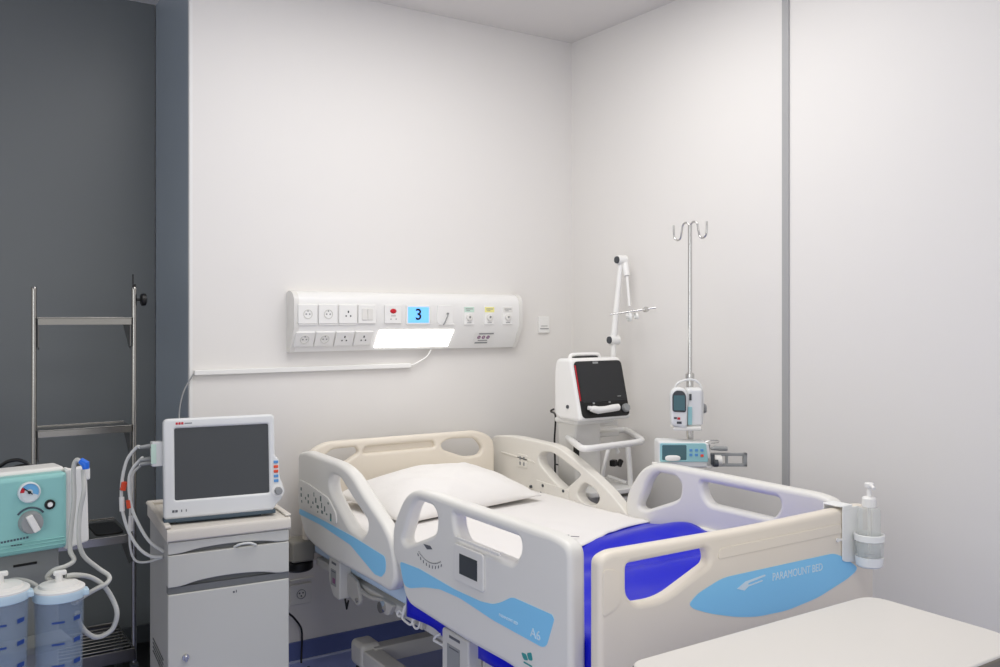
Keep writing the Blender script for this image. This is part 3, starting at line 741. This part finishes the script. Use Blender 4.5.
# ================================================================== SUCTION UNIT (local frame: front right edge of the turquoise face at the origin)
su = thing('suction_unit', 'turquoise suction unit with gauge and dial on a grey stand at the far left', 'medical device', (-2.58, -1.2, 0), math.radians(8.5))
z0, z1 = .902, 1.098
bd = obj('front_cover', MB().plate(fillet(P(-.36, z0, 0, z1), .012), [], .05, .012, XZ(.025)), M_teal, su, True)
obj('housing', MB().b2((-.365, .035, z0+.004), (.004, .12, z1+.010), .010), M_white2, su, True)
obj('cover_ridge', MB().b2((-.35, -.003, .923), (-.006, .002, .9265), .001).b2((-.35, -.003, .931), (-.006, .002, .9335), .001).b2((-.35, -.003, .914), (-.006, .002, .9175), .001), M_teal, bd, True)
g = obj('vacuum_gauge', MB().lathe([(.026, -.004), (.026, .010), (.0225, .012), (.022, .008), (0, .008)], (-.092, 0, 1.058), (0, -1, 0)), M_dial, su, True)
obj('gauge_sector', MB().lathe([(.0215, .0085), (.008, .0085)], (-.092, 0, 1.058), (0, -1, 0), 24, a0=-.4, a1=2.4), M_dialblue, g, True)
lab(obj('red_sector', MB().lathe([(.0215, .0088), (.012, .0088)], (-.092, 0, 1.058), (0, -1, 0), 12, a0=2.4, a1=3.1), M_red, g, True), 'red sector')
obj('needle', MB().box((-.095, -.0095, 1.061), (.026, .0012, .0025), rot=Matrix.Rotation(.7, 4, 'Y')).cyl((-.092, -.008, 1.058), (-.092, -.0105, 1.058), .004, seg=12), M_black, g, True)
kn = obj('control_knob', MB().lathe([(.0285, -.002), (.0285, .006), (.025, .022), (.0, .022)], (-.088, 0, .982), (0, -1, 0)), M_grey, su, True)
obj('knob_grip', MB().box((-.088, -.026, .982), (.016, .012, .046), .003, rot=Matrix.Rotation(-.45, 4, 'Y')), M_white2, kn, True)
lab(obj('scale_arc', MB().tube([(-.088+.036*math.cos(a), -.001, .982+.036*math.sin(a)) for a in (.6+1.9*k/16 for k in range(17))], .0025, 6), M_slate, bd, True), 'dark scale arc')
pb = obj('push_button', MB().lathe([(.0125, -.002), (.0125, .005), (.0075, .006), (.0075, .002)], (-.043, 0, 1.020), (0, -1, 0), 20), M_black, su, True)
obj('button_cap', MB().lathe([(0, .007), (.006, .007), (.007, .002)], (-.043, 0, 1.020), (0, -1, 0), 20), M_white, pb, True)
t = MB()
for k in range(9): t.b2((-.155+.0072*k, -.0008, .9385+.0004*k), (-.150+.0072*k, .0004, .9435+.0004*k))
for k in range(4): t.b2((-.132+.0066*k, -.0026, .9285), (-.127+.0066*k, .0, .9305))
obj('lettering', t, M_slate, bd, True)
hh = obj('hose_holder', MB().plate(fillet([(.0, .892), (.060, .905), (.056, 1.06), (.054, 1.09), (.045, 1.106), (.015, 1.10), (.0, 1.108)], .008), [], .018, .005, XZ(.03))
         .b2((.0, .02, .90), (.01, .12, 1.10), .003).b2((.045, .018, 1.068), (.062, .06, 1.10), .004), M_white2, su, True)
obj('stand_column', MB().b2((-.34, .05, .10), (-.005, .20, z0+.01), .01), M_column, su, True)
lab(obj('slot_mark', MB().b2((-.115, .047, .862), (-.06, .0505, .868), .001), M_black, su, True), 'short dark slot')
obj('jar_rail', MB().b2((-.36, -.045, .66), (.0, .052, .68), .004), M_column, su, True)
obj('foot_base', MB().plate(fillet(P(-.38, -.16, .03, .26), .04), [], .04, .01, XY(.09)), M_column, su, True)
for x in (-.33, -.02):
    for y in (-.12, .22): obj('castor', MB().cyl((x-.014, y, .035), (x+.014, y, .035), .035, seg=20).b2((x-.018, y-.018, .05), (x+.018, y+.018, .075)), M_darkgrey, su, True)
sM = wmat(su)
def canister(c, zt, r, label):
    # c: world xy of the axis, zt: height of the rim
    j = thing('suction_canister', label, 'canister', (c[0], c[1], zt-.245), 0, 'suction canisters on the stand')
    o = (c[0], c[1], 0); zb = zt-.245
    jar = obj('jar', MB().lathe([(0, zb), (r*.86, zb), (r*.90, zb+.006), (r*.97, zt-.03), (r*.97, zt-.002), (r*.93, zt-.002), (r*.93, zt-.03), (r*.85, zb+.012), (0, zb+.010)], o, seg=40), M_jar, j)
    obj('collar', MB().lathe([(r*.98, zt-.020), (r*1.02, zt-.018), (r*1.05, zt-.004), (r*1.02, zt+.002), (r*.95, zt+.002), (r*.97, zt-.020)], o, seg=40).box((c[0]+r*.9, c[1]-r*.3, zt-.008), (.025, .03, .016), .004), M_collar, j)
    ld = obj('lid', MB().lathe([(r*1.02, zt), (r*1.02, zt+.006), (r*.92, zt+.010), (r*.80, zt+.010), (r*.76, zt+.016), (r*.4, zt+.020), (0, zt+.022)], o, seg=40), M_white2, j)
    obj('spout', MB().cyl((c[0], c[1], zt+.02), (c[0], c[1], zt+.042), .009, .008, 18).box((c[0]+.002, c[1], zt+.041), (.030, .014, .012), .004), M_white2, ld)
    t = MB()
    a0 = math.atan2(CAM.y-c[1], CAM.x-c[0])
    for k in range(3):
        zz = zt-.065-.052*k
        for da, w in ((-.12, .10), (.12, .06), (.78, .10)):
            M = Matrix.Translation((c[0], c[1], zz)) @ Matrix.Rotation(a0+da, 4, 'Z')
            t.b2((r*.955, -w*r*1.6, -.002), (r*.985, w*r*1.6, .0025 if da < .5 else .008), M=M)
    obj('volume_marks', t, M_inkn, jar)
    return o
ca = at(59, 592, y=-1.31); canister((ca.x, ca.y), ca.z+.006, .0575, 'clear suction canister standing nearer the steel rack, full view')
cb_ = at(0, 594, y=-1.335); canister((cb_.x, cb_.y), cb_.z+.006, .062, 'clear suction canister cut off by the left edge of the view')
# suction hoses
def hose(pts, r, label, m=M_tube):
    o = obj('suction_hose', MB().tube(pts, r, 10, sm=7), m); return tag(o, label, 'hose', 'milky hoses of the suction unit')
d0 = 2.330
h = hose([atd(x, y, d) for x, y, d in ((84, 466, 2.290), (78, 460, 2.290), (74.5, 463, 2.290), (73.5, 474, 2.290), (74, 500, 2.285), (71, 530, 2.285), (70, 550, 2.285), (74, 560, 2.280), (66, 566, 2.250), (54, 570, 2.230), (47, 577, 2.230), (52, 581, 2.230))], .0058, 'blue-tipped milky hose running down the holder to the nearer canister')
lab(obj('hose_tip', MB().tube([atd(80.5, 460.5, 2.285), atd(85.5, 464, 2.285), atd(86, 469, 2.285)], [.008, .0105, .008], 12), M_bluecap, h), 'blue end connector')
hose([atd(x, y, d) for x, y, d in ((83, 470, 2.300), (84, 490, 2.280), (80, 512, 2.280), (79, 540, 2.280), (84, 556, 2.300), (98, 568, 2.330), (109, 576, 2.330), (107, 583, 2.310), (96, 589, 2.290), (84, 596, 2.270), (75, 603, 2.250), (72, 600, 2.250))], .0058, 'milky hose with a sharp S bend below the holder')
hose([atd(x, y, d) for x, y, d in ((66, 576, 2.230), (76, 575, 2.250), (90, 577, 2.290), (103, 585, 2.310), (112, 598, 2.330), (117, 613, 2.330), (113, 628, 2.330), (104, 635, 2.320), (95, 637, 2.310), (86, 632, 2.290), (79, 622, 2.270), (77, 612, 2.260))], .0062, 'milky hose making the big round loop right of the canisters')
hose([atd(x, y, d) for x, y, d in ((4, 583, 2.210), (14, 580, 2.210), (26, 581, 2.210), (35, 585, 2.210), (38, 589, 2.220))], .006, 'short milky hose joining the two canister lids')
p = [atd(x, y, 2.45) for x, y in ((-14, 472), (0, 466), (8, 461.5), (18, 460), (26, 462.5), (31, 466), (33, 470))]
o = obj('black_cable', MB().tube(p, .005, 8, sm=6), M_black); tag(o, 'upper black cable arching over the back of the suction unit', 'cable', 'black cables behind the suction unit')
p = [atd(x, y, 2.47) for x, y in ((6, 472), (15, 467.5), (24, 465.5), (34, 466.5), (38, 470))]
o = obj('black_cable', MB().tube(p, .005, 8, sm=6), M_black); tag(o, 'shorter lower black cable behind the suction unit', 'cable', 'black cables behind the suction unit')

# ================================================================== VENTILATOR ON ITS CART
vc = thing('ventilator_cart', 'white ventilator cart with a rim basket behind the far bed rail', 'cart', (-.31, -.52, 0))
vx, vy = -.31, -.52
obj('column', MB().b2((-.425, -.575, .10), (-.275, -.44, 1.02), .012), M_white2, vc)
obj('top_plate', MB().b2((-.435, -.60, 1.012), (-.215, -.43, 1.036), .008), M_white, vc)
ring = [at(566, 436, z=.947), at(583, 449, z=.947), at(644, 441, z=.947), at(626, 429, z=.947)]
rl = ring
rr = fillet([(p.x, p.y) for p in rl], .06, 6)
bk = obj('basket_rim', MB().tube([(x, y, .945) for x, y in rr], .0145, 12, closed=True), M_white, vc)
obj('rim_bracket', MB().b2((-.40, -.50, .93), (-.10, -.45, .955), .006), M_white2, bk)
t = MB().tube([at(627.5, 444, y=-.66), at(630, 475, y=-.66), at(631, 505, y=-.66), at(633, 560, y=-.66)], .0125, 12, sm=5)
obj('front_upright', t, M_white, vc)
P = lambda x0, z0, x1, z1: [(x0, z0), (x1, z0), (x1, z1), (x0, z1)]
obj('shelf', MB().plate(fillet(P(-.44, -.70, -.10, -.42), .02), [], .024, .006, XY(.715)), M_white, vc)
hm = obj('humidifier_box', MB().box((-.20, -.60, .62), (.19, .17, .13), .012), M_white2, vc)
obj('outlet_panel', MB().b2((-.225, -.689, .57), (-.12, -.684, .665), .001), M_grey, hm)
obj('outlet', MB().b2((-.205, -.694, .632), (-.165, -.688, .654), .002), M_black, hm)
obj('outlet', MB().b2((-.180, -.694, .592), (-.14, -.688, .614), .002), M_black, hm)
obj('clamp', MB().b2((-.435, -.595, .845), (-.418, -.57, .94), .003), M_black, vc)
obj('cable_clip', MB().box(at(613.5, 463, y=-.55), (.035, .03, .03), .006, rot=.5), M_black, vc)
obj('cable_clip', MB().box(at(620, 463, y=-.55), (.022, .02, .035), .006, rot=Matrix.Rotation(.5, 4, 'Y')), M_black, vc)
obj('cross_tube', MB().tube([at(607, 476, y=-.56), at(616, 479, y=-.58), at(627, 483, y=-.64)], .008, 10, sm=4), M_white, vc)
obj('base', MB().plate(fillet(P(-.47, -.74, -.09, -.34), .06), [], .05, .014, XY(.095)), M_white2, vc)
for x in (-.44, -.12):
    for y in (-.71, -.37): obj('castor', MB().cyl((x-.013, y, .037), (x+.013, y, .037), .037, seg=20).b2((x-.016, y-.016, .05), (x+.016, y+.016, .075)), M_darkgrey, vc)
ve = thing('ventilator', 'compact white ventilator with black front screen on its cart', 'medical device', (-.480, -.60, 1.037), math.radians(-1))
vw = .290
yz = fillet([(-.078, .012), (-.070, .0), (.08, .0), (.115, .015), (.115, .22), (.10, .272), (.01, .275), (-.008, .266)], [.012, .012, .03, .04, .05, .03, .02, .012], 5)
vb = obj('housing', MB().plate(yz, [], vw, .014, basis((vw/2, 0, 0), (0, 1, 0), (0, 0, 1), (1, 0, 0)), 4), M_white, ve, True)
fu = Vector((0, .068, .254)).normalized(); fn = Vector((1, 0, 0)).cross(fu); fn = fn if fn.y < 0 else -fn
FM = basis((0, -.0772, .012), (1, 0, 0), fu, fn)
vf = lab(obj('front_glass', MB().plate(fillet(P(.014, .002, vw-.006, .258), .024), [], .010, .004, FM), M_black, ve, True), 'glossy black front')
obj('screen', MB().plate(fillet(P(.022, .070, vw-.014, .252), .012), [], .003, .001, FM @ Matrix.Translation((0, 0, .0058))), M_vscreen, vf, True)
lab(obj('side_stripe', MB().b2((.0145, .08, .002), (.0185, .24, .0064), M=FM), M_red, vf, True), 'thin red stripe along the left edge')
obj('rotary_knob', MB().lathe([(0, .022), (.016, .022), (.019, .018), (.019, .004)], M=FM @ Matrix.Translation((vw-.030, .036, 0))), M_grey, vf, True)
for a, b, c, d in ((.08, .062, .09, .070), (.17, .064, .18, .070), (.225, .090, .245, .093), (.115, .244, .145, .253)):
    obj('key_print', MB().b2((a, b, .0052), (c, d, .0082), M=FM), M_grey, vf, True)
obj('carry_handle', MB().tube([(.04, .05, .266), (.045, .05, .282), (.065, .05, .288), (.185, .05, .288), (.205, .05, .282), (.21, .05, .266)], .009, 12, sm=4), M_white, ve, True)
lab(obj('handle_recess', MB().b2((.062, .034, .270), (.19, .064, .280), .003), M_black, ve, True), 'black underside of the handle')
obj('side_button', MB().cyl((.001, .01, .06), (-.005, .01, .06), .008, seg=16), M_darkgrey, ve, True)
vM = wmat(ve)
fs = obj('breathing_connector', MB().tube([vM @ (FM @ Vector(p)) for p in ((.050, .040, .024), (.065, .038, .024), (.09, .032, .024), (.13, .033, .024), (.175, .037, .024), (.205, .039, .024))], [.011, .0155, .0165, .015, .0165, .0155], 16).cyl(vM @ (FM @ Vector((.062, .042, .024))), vM @ (FM @ Vector((.040, .046, .018))), .009, seg=14), M_white)
tag(fs, 'white breathing tube connector lying along the ventilator front', 'connector')
p = [ring[2]*.45+ring[1]*.55+Vector((0, 0, .018))]
p = [atd(618, 452, 4.05), atd(613, 444, 4.0), atd(609, 448, 3.97), atd(605, 462, 3.97), atd(602, 478, 4.0), atd(600, 492, 4.02)]
o = obj('white_hose', MB().tube(p, .009, 10, sm=6), M_white); tag(o, 'white hose hooked over the rim of the cart basket', 'hose')
p = [vM @ Vector((.002, .12, .04)), vM @ Vector((-.01, .125, .03)), atd(555.5, 416, 4.28), atd(554.5, 440, 4.28), atd(555, 462, 4.28), atd(555, 490, 4.28)]
obj('power_cord', MB().tube(p, .0045, 8, sm=6), M_black, ve)
o = obj('sensor_lead', MB().tube([atd(x, y, 4.22) for x, y in ((555, 464), (562, 466), (570, 471), (577, 476), (585, 480))], .0035, 8, sm=6), M_darkgrey); tag(o, 'thin dark lead with plug seen through the far head rail', 'lead')
obj('plug', MB().tube([atd(568, 470, 4.22), atd(577, 476, 4.22)], .009, 10), M_black, o)

# ---- jointed circuit support arm, clamped to the cart
sa = thing('support_arm', 'white jointed support arm rising behind the ventilator', 'arm', (-.17, -.50, .985))
ya = -.50
A0, A1 = at(612, 372, y=ya), at(613.5, 340, y=ya)
A2 = at(621, 260, y=ya)
A3 = at(627, 276, y=ya-.03); A4 = at(629.5, 306, y=ya-.06); A5 = at(629, 318, y=ya-.06)
obj('lower_pole', MB().cyl((A0.x, A0.y, 1.005), A1, .013, seg=18), M_white, sa)
obj('mount_bracket', MB().b2((-.277, -.52, .985), (A0.x+.02, -.48, 1.010), .004), M_white2, sa)
obj('upper_pole', MB().tube([A1, A2], [.016, .011], 18), M_white, sa)
ax = Vector((RX, RY, 0))*.86+Vector((VX, VY, 0))*.50
for P0 in (A1, A2):
    j = obj('pivot_joint', MB().tube([P0-ax*.022, P0-ax*.016, P0+ax*.026, P0+ax*.030], [.019, .023, .023, .018], 24), M_white, sa)
    obj('pivot_cap', MB().cyl(P0-ax*.0225, P0-ax*.029, .0175, .0165, seg=24), M_darkgrey, j)
obj('forearm', MB().tube([A2+ax*.02, A3], [.019, .014], 16).cyl(A3, A4, .007, seg=14).lathe([(0, -.012), (.012, -.01), (.018, 0), (.012, .012), (0, .014)], A5+Vector((0, 0, .01))), M_white, sa)
obj('crossbar', MB().cyl(at(610, 314.5, y=ya-.06), at(656, 307.5, y=ya-.22), .004, seg=12).lathe([(0, -.015), (.01, -.012), (.013, 0), (.01, .012), (0, .016)], at(646, 309.5, y=ya-.185), (1, 0, .2)), M_chrome, sa)
obj('hose_clip', MB().lathe([(.020, 0), (.022, .01), (.016, .012), (.014, 0)], at(628, 317, y=ya-.07), (1, -.3, 0), 20).lathe([(.014, 0), (.016, .01), (.010, .012), (.010, 0)], at(635, 316, y=ya-.07), (1, -.3, 0), 20), M_frost, sa)

# ================================================================== IV STAND WITH TWO PUMPS
ip = at(690, 300, x=-.33); IX, IY = ip.x, ip.y
ivs = thing('iv_stand', 'steel drip stand with two hooks against the right wall', 'drip stand', (IX, IY, 0))
obj('lower_pole', MB().cyl((IX, IY, .10), (IX, IY, 1.26), .0135, seg=20).lathe([(.017, 0), (.017, .03), (.012, .034)], (IX, IY, 1.24), seg=20), M_chrome, ivs)
obj('upper_pole', MB().cyl((IX, IY, 1.25), (IX, IY, 1.862), .0085, seg=18), M_chrome, ivs)
for s in (-1, 1):
    obj('hook', MB().tube([(IX, IY, 1.86), (IX, IY+s*.018, 1.872), (IX, IY+s*.038, 1.866), (IX, IY+s*.046, 1.835), (IX, IY+s*.054, 1.812), (IX, IY+s*.070, 1.806), (IX, IY+s*.086, 1.816), (IX, IY+s*.090, 1.84), (IX, IY+s*.090, 1.868)], .0042, 10, sm=5), M_chrome, ivs)
for k in range(5):
    a = 2*PI*k/5+.3; c, s = math.cos(a), math.sin(a)
    lg = obj('base_leg', MB().tube([(IX, IY, .105), (IX+.1*c, IY+.1*s, .10), (IX+.22*c, IY+.22*s, .085)], .013, 12), M_chrome, ivs)
    obj('castor', MB().cyl((IX+.22*c-.01*s, IY+.22*s+.01*c, .03), (IX+.22*c+.01*s, IY+.22*s-.01*c, .03), .03, seg=18).cyl((IX+.22*c, IY+.22*s, .045), (IX+.22*c, IY+.22*s, .085), .010, seg=12), M_darkgrey, lg)
ra = math.atan2(RY, RX)                      # pumps face the camera side of the room
pu = thing('infusion_pump', 'small white infusion pump with dark display clamped high on the drip stand', 'pump', (IX-.016*RX, IY-.016*RY, 1.048), ra)
pu.scale = (.92, 1, 1)
# local: x right, -y towards the viewer, z up; pole at origin
obj('rear_body', MB().b2((-.016, -.085, .022), (.054, -.018, .172), .014), M_mon, pu, True)
fp = obj('front_panel', MB().plate(fillet([(-.084, .028), (-.018, .018), (-.013, .145), (-.025, .172), (-.065, .178), (-.088, .155)], [.02, .012, .02, .03, .03, .02]), [], .04, .010, XZ(-.085)), M_mon, pu, True)
dk = obj('display_frame', MB().plate(fillet([(-.081, .083), (-.023, .080), (-.023, .145), (-.035, .163), (-.066, .165), (-.081, .150)], .012), [], .004, .001, XZ(-.1058)), M_darkgrey, fp, True)
obj('display', MB().b2((-.076, -.1095, .088), (-.029, -.1075, .146), .001), M_tealg, dk, True)
obj('key', MB().b2((-.074, -.1065, .055), (-.062, -.1045, .062)), M_darkgrey, fp, True)
obj('key', MB().b2((-.062, -.1065, .036), (-.042, -.1045, .045)), M_darkgrey, fp, True)
obj('stop_key', MB().b2((-.060, -.1065, .052), (-.048, -.1045, .061)), M_red, fp, True)
lab(obj('door_strip', MB().b2((-.012, -.090, .03), (.006, -.083, .10), .002), M_tealp, pu, True), 'turquoise door strip')
obj('door_slot', MB().b2((-.006, -.0885, .125), (.004, -.0845, .15), .001), M_darkgrey, pu, True)
obj('carry_handle', MB().tube([(-.060, -.05, .165), (-.045, -.05, .190), (.0, -.05, .203), (.035, -.05, .196), (.056, -.05, .165), (.060, -.05, .10), (.056, -.05, .03)], .0045, 10, sm=6), M_mon, pu, True)
cl = obj('pole_clamp', MB().b2((-.024, -.022, .05), (.03, .024, .13), .006).cyl((.03, .0, .085), (.070, .0, .085), .005, seg=12), M_grey, pu, True)
obj('clamp_knob', MB().lathe([(0, 0), (.017, 0), (.02, .006), (.017, .016), (0, .018)], (.070, 0, .085), (1, 0, 0), 14), M_grey, cl, True)
obj('lower_lip', MB().b2((-.075, -.10, .008), (.045, -.02, .024), .006), M_white2, pu, True)
sp = thing('syringe_pump', 'wide syringe pump with teal window low on the drip stand', 'pump', (IX-.022*RX, IY-.022*RY, .918), ra)
sp.scale = (.96, 1, .82)
obj('body', MB().plate(fillet([(-.130, .0), (.085, .0), (.085, .03), (.070, .115), (-.130, .125)], [.012, .008, .01, .01, .014]), [], .10, .008, XZ(-.075)), M_mon, sp, True)
wn_ = lab(obj('syringe_window', MB().plate(fillet([(-.118, .035), (-.018, .035), (-.018, .108), (-.118, .108)], .006), [], .006, .002, XZ(-.126)), M_tealg, sp, True), 'dark teal window')
obj('window_frame', MB().plate(fillet([(-.125, .028), (.068, .028), (.058, .115), (-.125, .115)], .008), [fillet([(-.116, .037), (-.020, .037), (-.020, .106), (-.116, .106)], .005)], .008, .002, XZ(-.1255)), M_tealp, sp, True)
obj('paper_slip', MB().blob((-.075, -.133, .046), (.062, .012, .028), .7, .6, 16, 8), M_white, sp, True)
t = MB()
for i in range(3):
    for j in range(2): t.b2((-.008+.022*i, -.132, .055+.022*j), (.004+.022*i, -.129, .067+.022*j), .001)
kp = obj('key', t, M_bluekey, sp, True)
obj('stop_key', MB().b2((.036, -.133, .052), (.048, -.1295, .064), .001), M_orange, sp, True)
obj('slide_rail', MB().b2((.08, -.10, .05), (.232, -.085, .064), .003).b2((.08, -.10, .0), (.232, -.085, .014), .003).b2((.215, -.10, .0), (.232, -.085, .064), .003).b2((.145, -.098, .01), (.155, -.087, .055), .002), M_grey, sp, True)
obj('plunger_drive', MB().cyl((.085, -.10, .03), (.125, -.10, .03), .026, seg=22).b2((.06, -.125, -.002), (.085, -.09, .05), .004).cyl((.03, -.11, .008), (.055, -.11, .008), .012, seg=16), M_white2, sp, True)
obj('drive_cap', MB().cyl((.088, -.13, .022), (.105, -.13, .022), .017, seg=20).box((.085, -.125, .04), (.015, .02, .05), .003), M_darkgrey, sp, True)
obj('grip', MB().tube([(.085, -.10, .083), (.10, -.10, .088), (.125, -.10, .086), (.15, -.10, .084)], [.006, .011, .012, .010], 14).cyl((.075, -.10, .06), (.075, -.10, .105), .007, seg=12), M_grey, sp, True)
obj('wire_loop', MB().tube([(.065, -.09, .115), (.085, -.09, .122), (.115, -.09, .122), (.115, -.09, .112), (.09, -.09, .108)], .0025, 8, sm=5), M_chrome, sp, True)
obj('pole_clamp', MB().b2((-.006, -.030, .02), (.05, .024, .10), .006), M_grey, sp, True)
obj('side_peg', MB().cyl((-.13, -.09, .012), (-.150, -.09, .012), .008, seg=12), M_white2, sp, True)

# ================================================================== OVERBED TABLE
tb = thing('overbed_table', 'pale grey overbed table with rounded corners beyond the foot of the bed', 'table', (-1.2, -2.53, 0))
tx0, tx1, ty0, ty1 = -1.652, -.795, -2.720, -2.300
out = fillet([(tx0, ty0), (tx1, ty0), (tx1, ty1), (tx0, ty1)], [.05, .11, .06, .045], 8)
sc = lambda d: [(x+(d if x < -1.2 else -d), y+(d if y < -2.53 else -d)) for x, y in out]
lab(obj('edge_band', MB().plate(out, [], .026, .006, XY(.744), 3), M_tedge, tb), 'darker brown-grey edge')
rim = obj('tabletop', MB().plate(sc(.003), [], .010, .004, XY(.7575), 3), M_table, tb)
lf = obj('column', MB().b2((-1.60, -2.55, .06), (-1.545, -2.49, .73), .006), M_frame, tb)
ft = MB().b2((-1.60, -2.70, .045), (-1.545, -2.34, .075), .006).b2((-1.60, -2.70, .045), (-.95, -2.66, .075), .006).b2((-1.60, -2.38, .045), (-.95, -2.34, .075), .006)
obj('base', ft, M_frame, tb)
obj('support_bracket', MB().b2((-1.60, -2.60, .70), (-1.25, -2.44, .731), .006), M_frame, tb)
for x in (-1.57, -.98):
    for y in (-2.68, -2.36): obj('castor', MB().cyl((x-.01, y, .022), (x+.01, y, .022), .022, seg=16), M_darkgrey, tb)

# ================================================================== HAND-RUB BOTTLE IN ITS HOLDER ON THE FOOTBOARD
ho = thing('bottle_holder', 'milky plastic bottle holder hooked over the right end of the footboard', 'holder', (-.56, -2.16, .745))
hy = -2.1445
pl = at(842, 535, y=hy); pr = at(861, 535, y=hy)
BY = hy-.044
bc = at(869.2, 540, y=BY); BX = bc.x
zt = at(850, 507, y=hy).z; zb = at(850, 561, y=hy).z
tray_top, tray_bot = at(868, 556, y=BY).z, at(868, 566.5, y=BY).z
x0, x1 = pl.x, BX+.03
hp = obj('back_plate', MB().plate(fillet([(x0, zb+.006), (x0+.02, zb), (x1, tray_bot), (x1, zt-.01), (x1-.02, zt), (x0, zt)], .008), [], .004, .0015, XZ(hy-.001)), M_frost, ho)
obj('top_hook', MB().b2((x0-.008, hy-.001, .9535), (x1-.05, -2.085, .9575), .0015).b2((x0-.008, -2.089, .90), (x1-.05, -2.085, .957), .0015).b2((x0, hy-.004, zt-.006), (x1-.05, hy, .957), .0015), M_frost, ho)
obj('tray', MB().lathe([(0, tray_bot), (.031, tray_bot), (.036, tray_bot+.005), (.0385, tray_top), (.036, tray_top), (.033, tray_bot+.006), (0, tray_bot+.004)], (BX, BY, 0), seg=36), M_frost, ho)
zr = at(868, 537, y=BY).z
obj('cup_wall', MB().lathe([(.0385, tray_top+.0005), (.0395, zr-.010), (.0375, zr-.010), (.0365, tray_top+.0005), (.0385, tray_top+.0005)], (BX, BY, 0), seg=36), M_clear, ho)
obj('ring', MB().lathe([(.036, zr-.009), (.041, zr-.009), (.042, zr+.008), (.037, zr+.009), (.036, zr-.009)], (BX, BY, 0), seg=36), M_frost, ho)
obj('fixing_screw', MB().cyl((x0-.02, -2.142, .862), (x0-.02, -2.147, .862), .006, seg=12).cyl((x0-.03, -2.13, .86), (x0+.01, -2.146, .86), .004, seg=8), M_white, ho)
bo = thing('pump_bottle', 'clear hand-rub bottle with white pump top in the holder', 'bottle', (BX, BY, tray_bot+.007))
zb0 = tray_bot+.008; zs = at(868, 507, y=BY).z
obj('bottle', MB().lathe([(0, zb0), (.028, zb0), (.031, zb0+.005), (.031, zs-.012), (.027, zs-.003), (.016, zs), (.014, zs+.006)], (BX, BY, 0), seg=32), M_clear, bo)
obj('liquid', MB().lathe([(0, zb0+.003), (.027, zb0+.003), (.030, zb0+.007), (.030, zr-.03), (0, zr-.03)], (BX, BY, 0), seg=32), M_clear, bo)
zc = at(868, 497, y=BY).z; zh = at(868, 483, y=BY).z
pc = obj('pump_cap', MB().lathe([(.018, zs), (.0195, zs+.002), (.0195, zc-.004), (.016, zc), (.007, zc+.001), (.006, zh-.012), (0, zh-.012)], (BX, BY, 0), seg=28), M_white, bo)
obj('pump_head', MB().lathe([(.007, zh-.014), (.012, zh-.012), (.013, zh-.002), (.011, zh), (0, zh)], (BX, BY, 0), seg=24).tube([(BX, BY, zh-.006), (BX-.012, BY-.018, zh-.006), (BX-.016, BY-.026, zh-.011)], .005, 10), M_white, pc)
obj('dip_tube', MB().cyl((BX, BY, zb0+.01), (BX, BY, zs), .0035, seg=10), M_white2, bo)
a0 = math.atan2(CAM.y-BY, CAM.x-BX)
obj('label', MB().lathe([(.0314, zb0+.030), (.0314, zb0+.036)], (BX, BY, 0), seg=14, a0=a0-.4, a1=a0+.5), M_grey, bo)

# ================================================================== LIGHT, CAMERA
def area_light(name, loc, tgt, sx, sy, e, col=(1, 1, 1)):
    L = bpy.data.lights.new(name, 'AREA'); L.shape = 'RECTANGLE'; L.size = sx; L.size_y = sy; L.energy = e; L.color = col
    o = bpy.data.objects.new(name, L); C.objects.link(o); o.location = loc
    o.rotation_euler = (Vector(tgt)-Vector(loc)).to_track_quat('-Z', 'Y').to_euler()
    o['kind'] = 'structure'
    return o
area_light('ceiling_lamp', (-1.3, -1.35, 2.93), (-1.3, -1.35, 0), 1.5, 1.3, 27, (1, .985, .965))
area_light('ceiling_lamp_front', (-2.1, -3.5, 2.93), (-2.1, -3.5, 0), 1.2, 1.2, 17, (1, .985, .965))
area_light('window_daylight', (-5.1, -4.6, 1.6), (-1.2, -.6, 1.5), 1.8, 1.6, 24, (.9, .95, 1))
w = bpy.data.worlds.new('world'); bpy.context.scene.world = w; w.use_nodes = True
w.node_tree.nodes['Background'].inputs['Color'].default_value = (1, .99, .975, 1)
w.node_tree.nodes['Background'].inputs['Strength'].default_value = .72

cd = bpy.data.cameras.new('camera'); cam = bpy.data.objects.new('camera', cd); C.objects.link(cam)
cd.sensor_width = 36; cd.lens = F/1000*36; cd.clip_start = .05
cd.shift_y = -(333.5-HZ)/1000
cam.location = CAM
cam.rotation_euler = (PI/2, 0, math.atan2(VY, VX)-PI/2)
sc_ = bpy.context.scene; sc_.camera = cam
sc_.view_settings.view_transform = 'Standard'; sc_.view_settings.look = 'None'
sc_.view_settings.exposure = .10; sc_.view_settings.gamma = 1; sc_.view_settings.use_curve_mapping = False
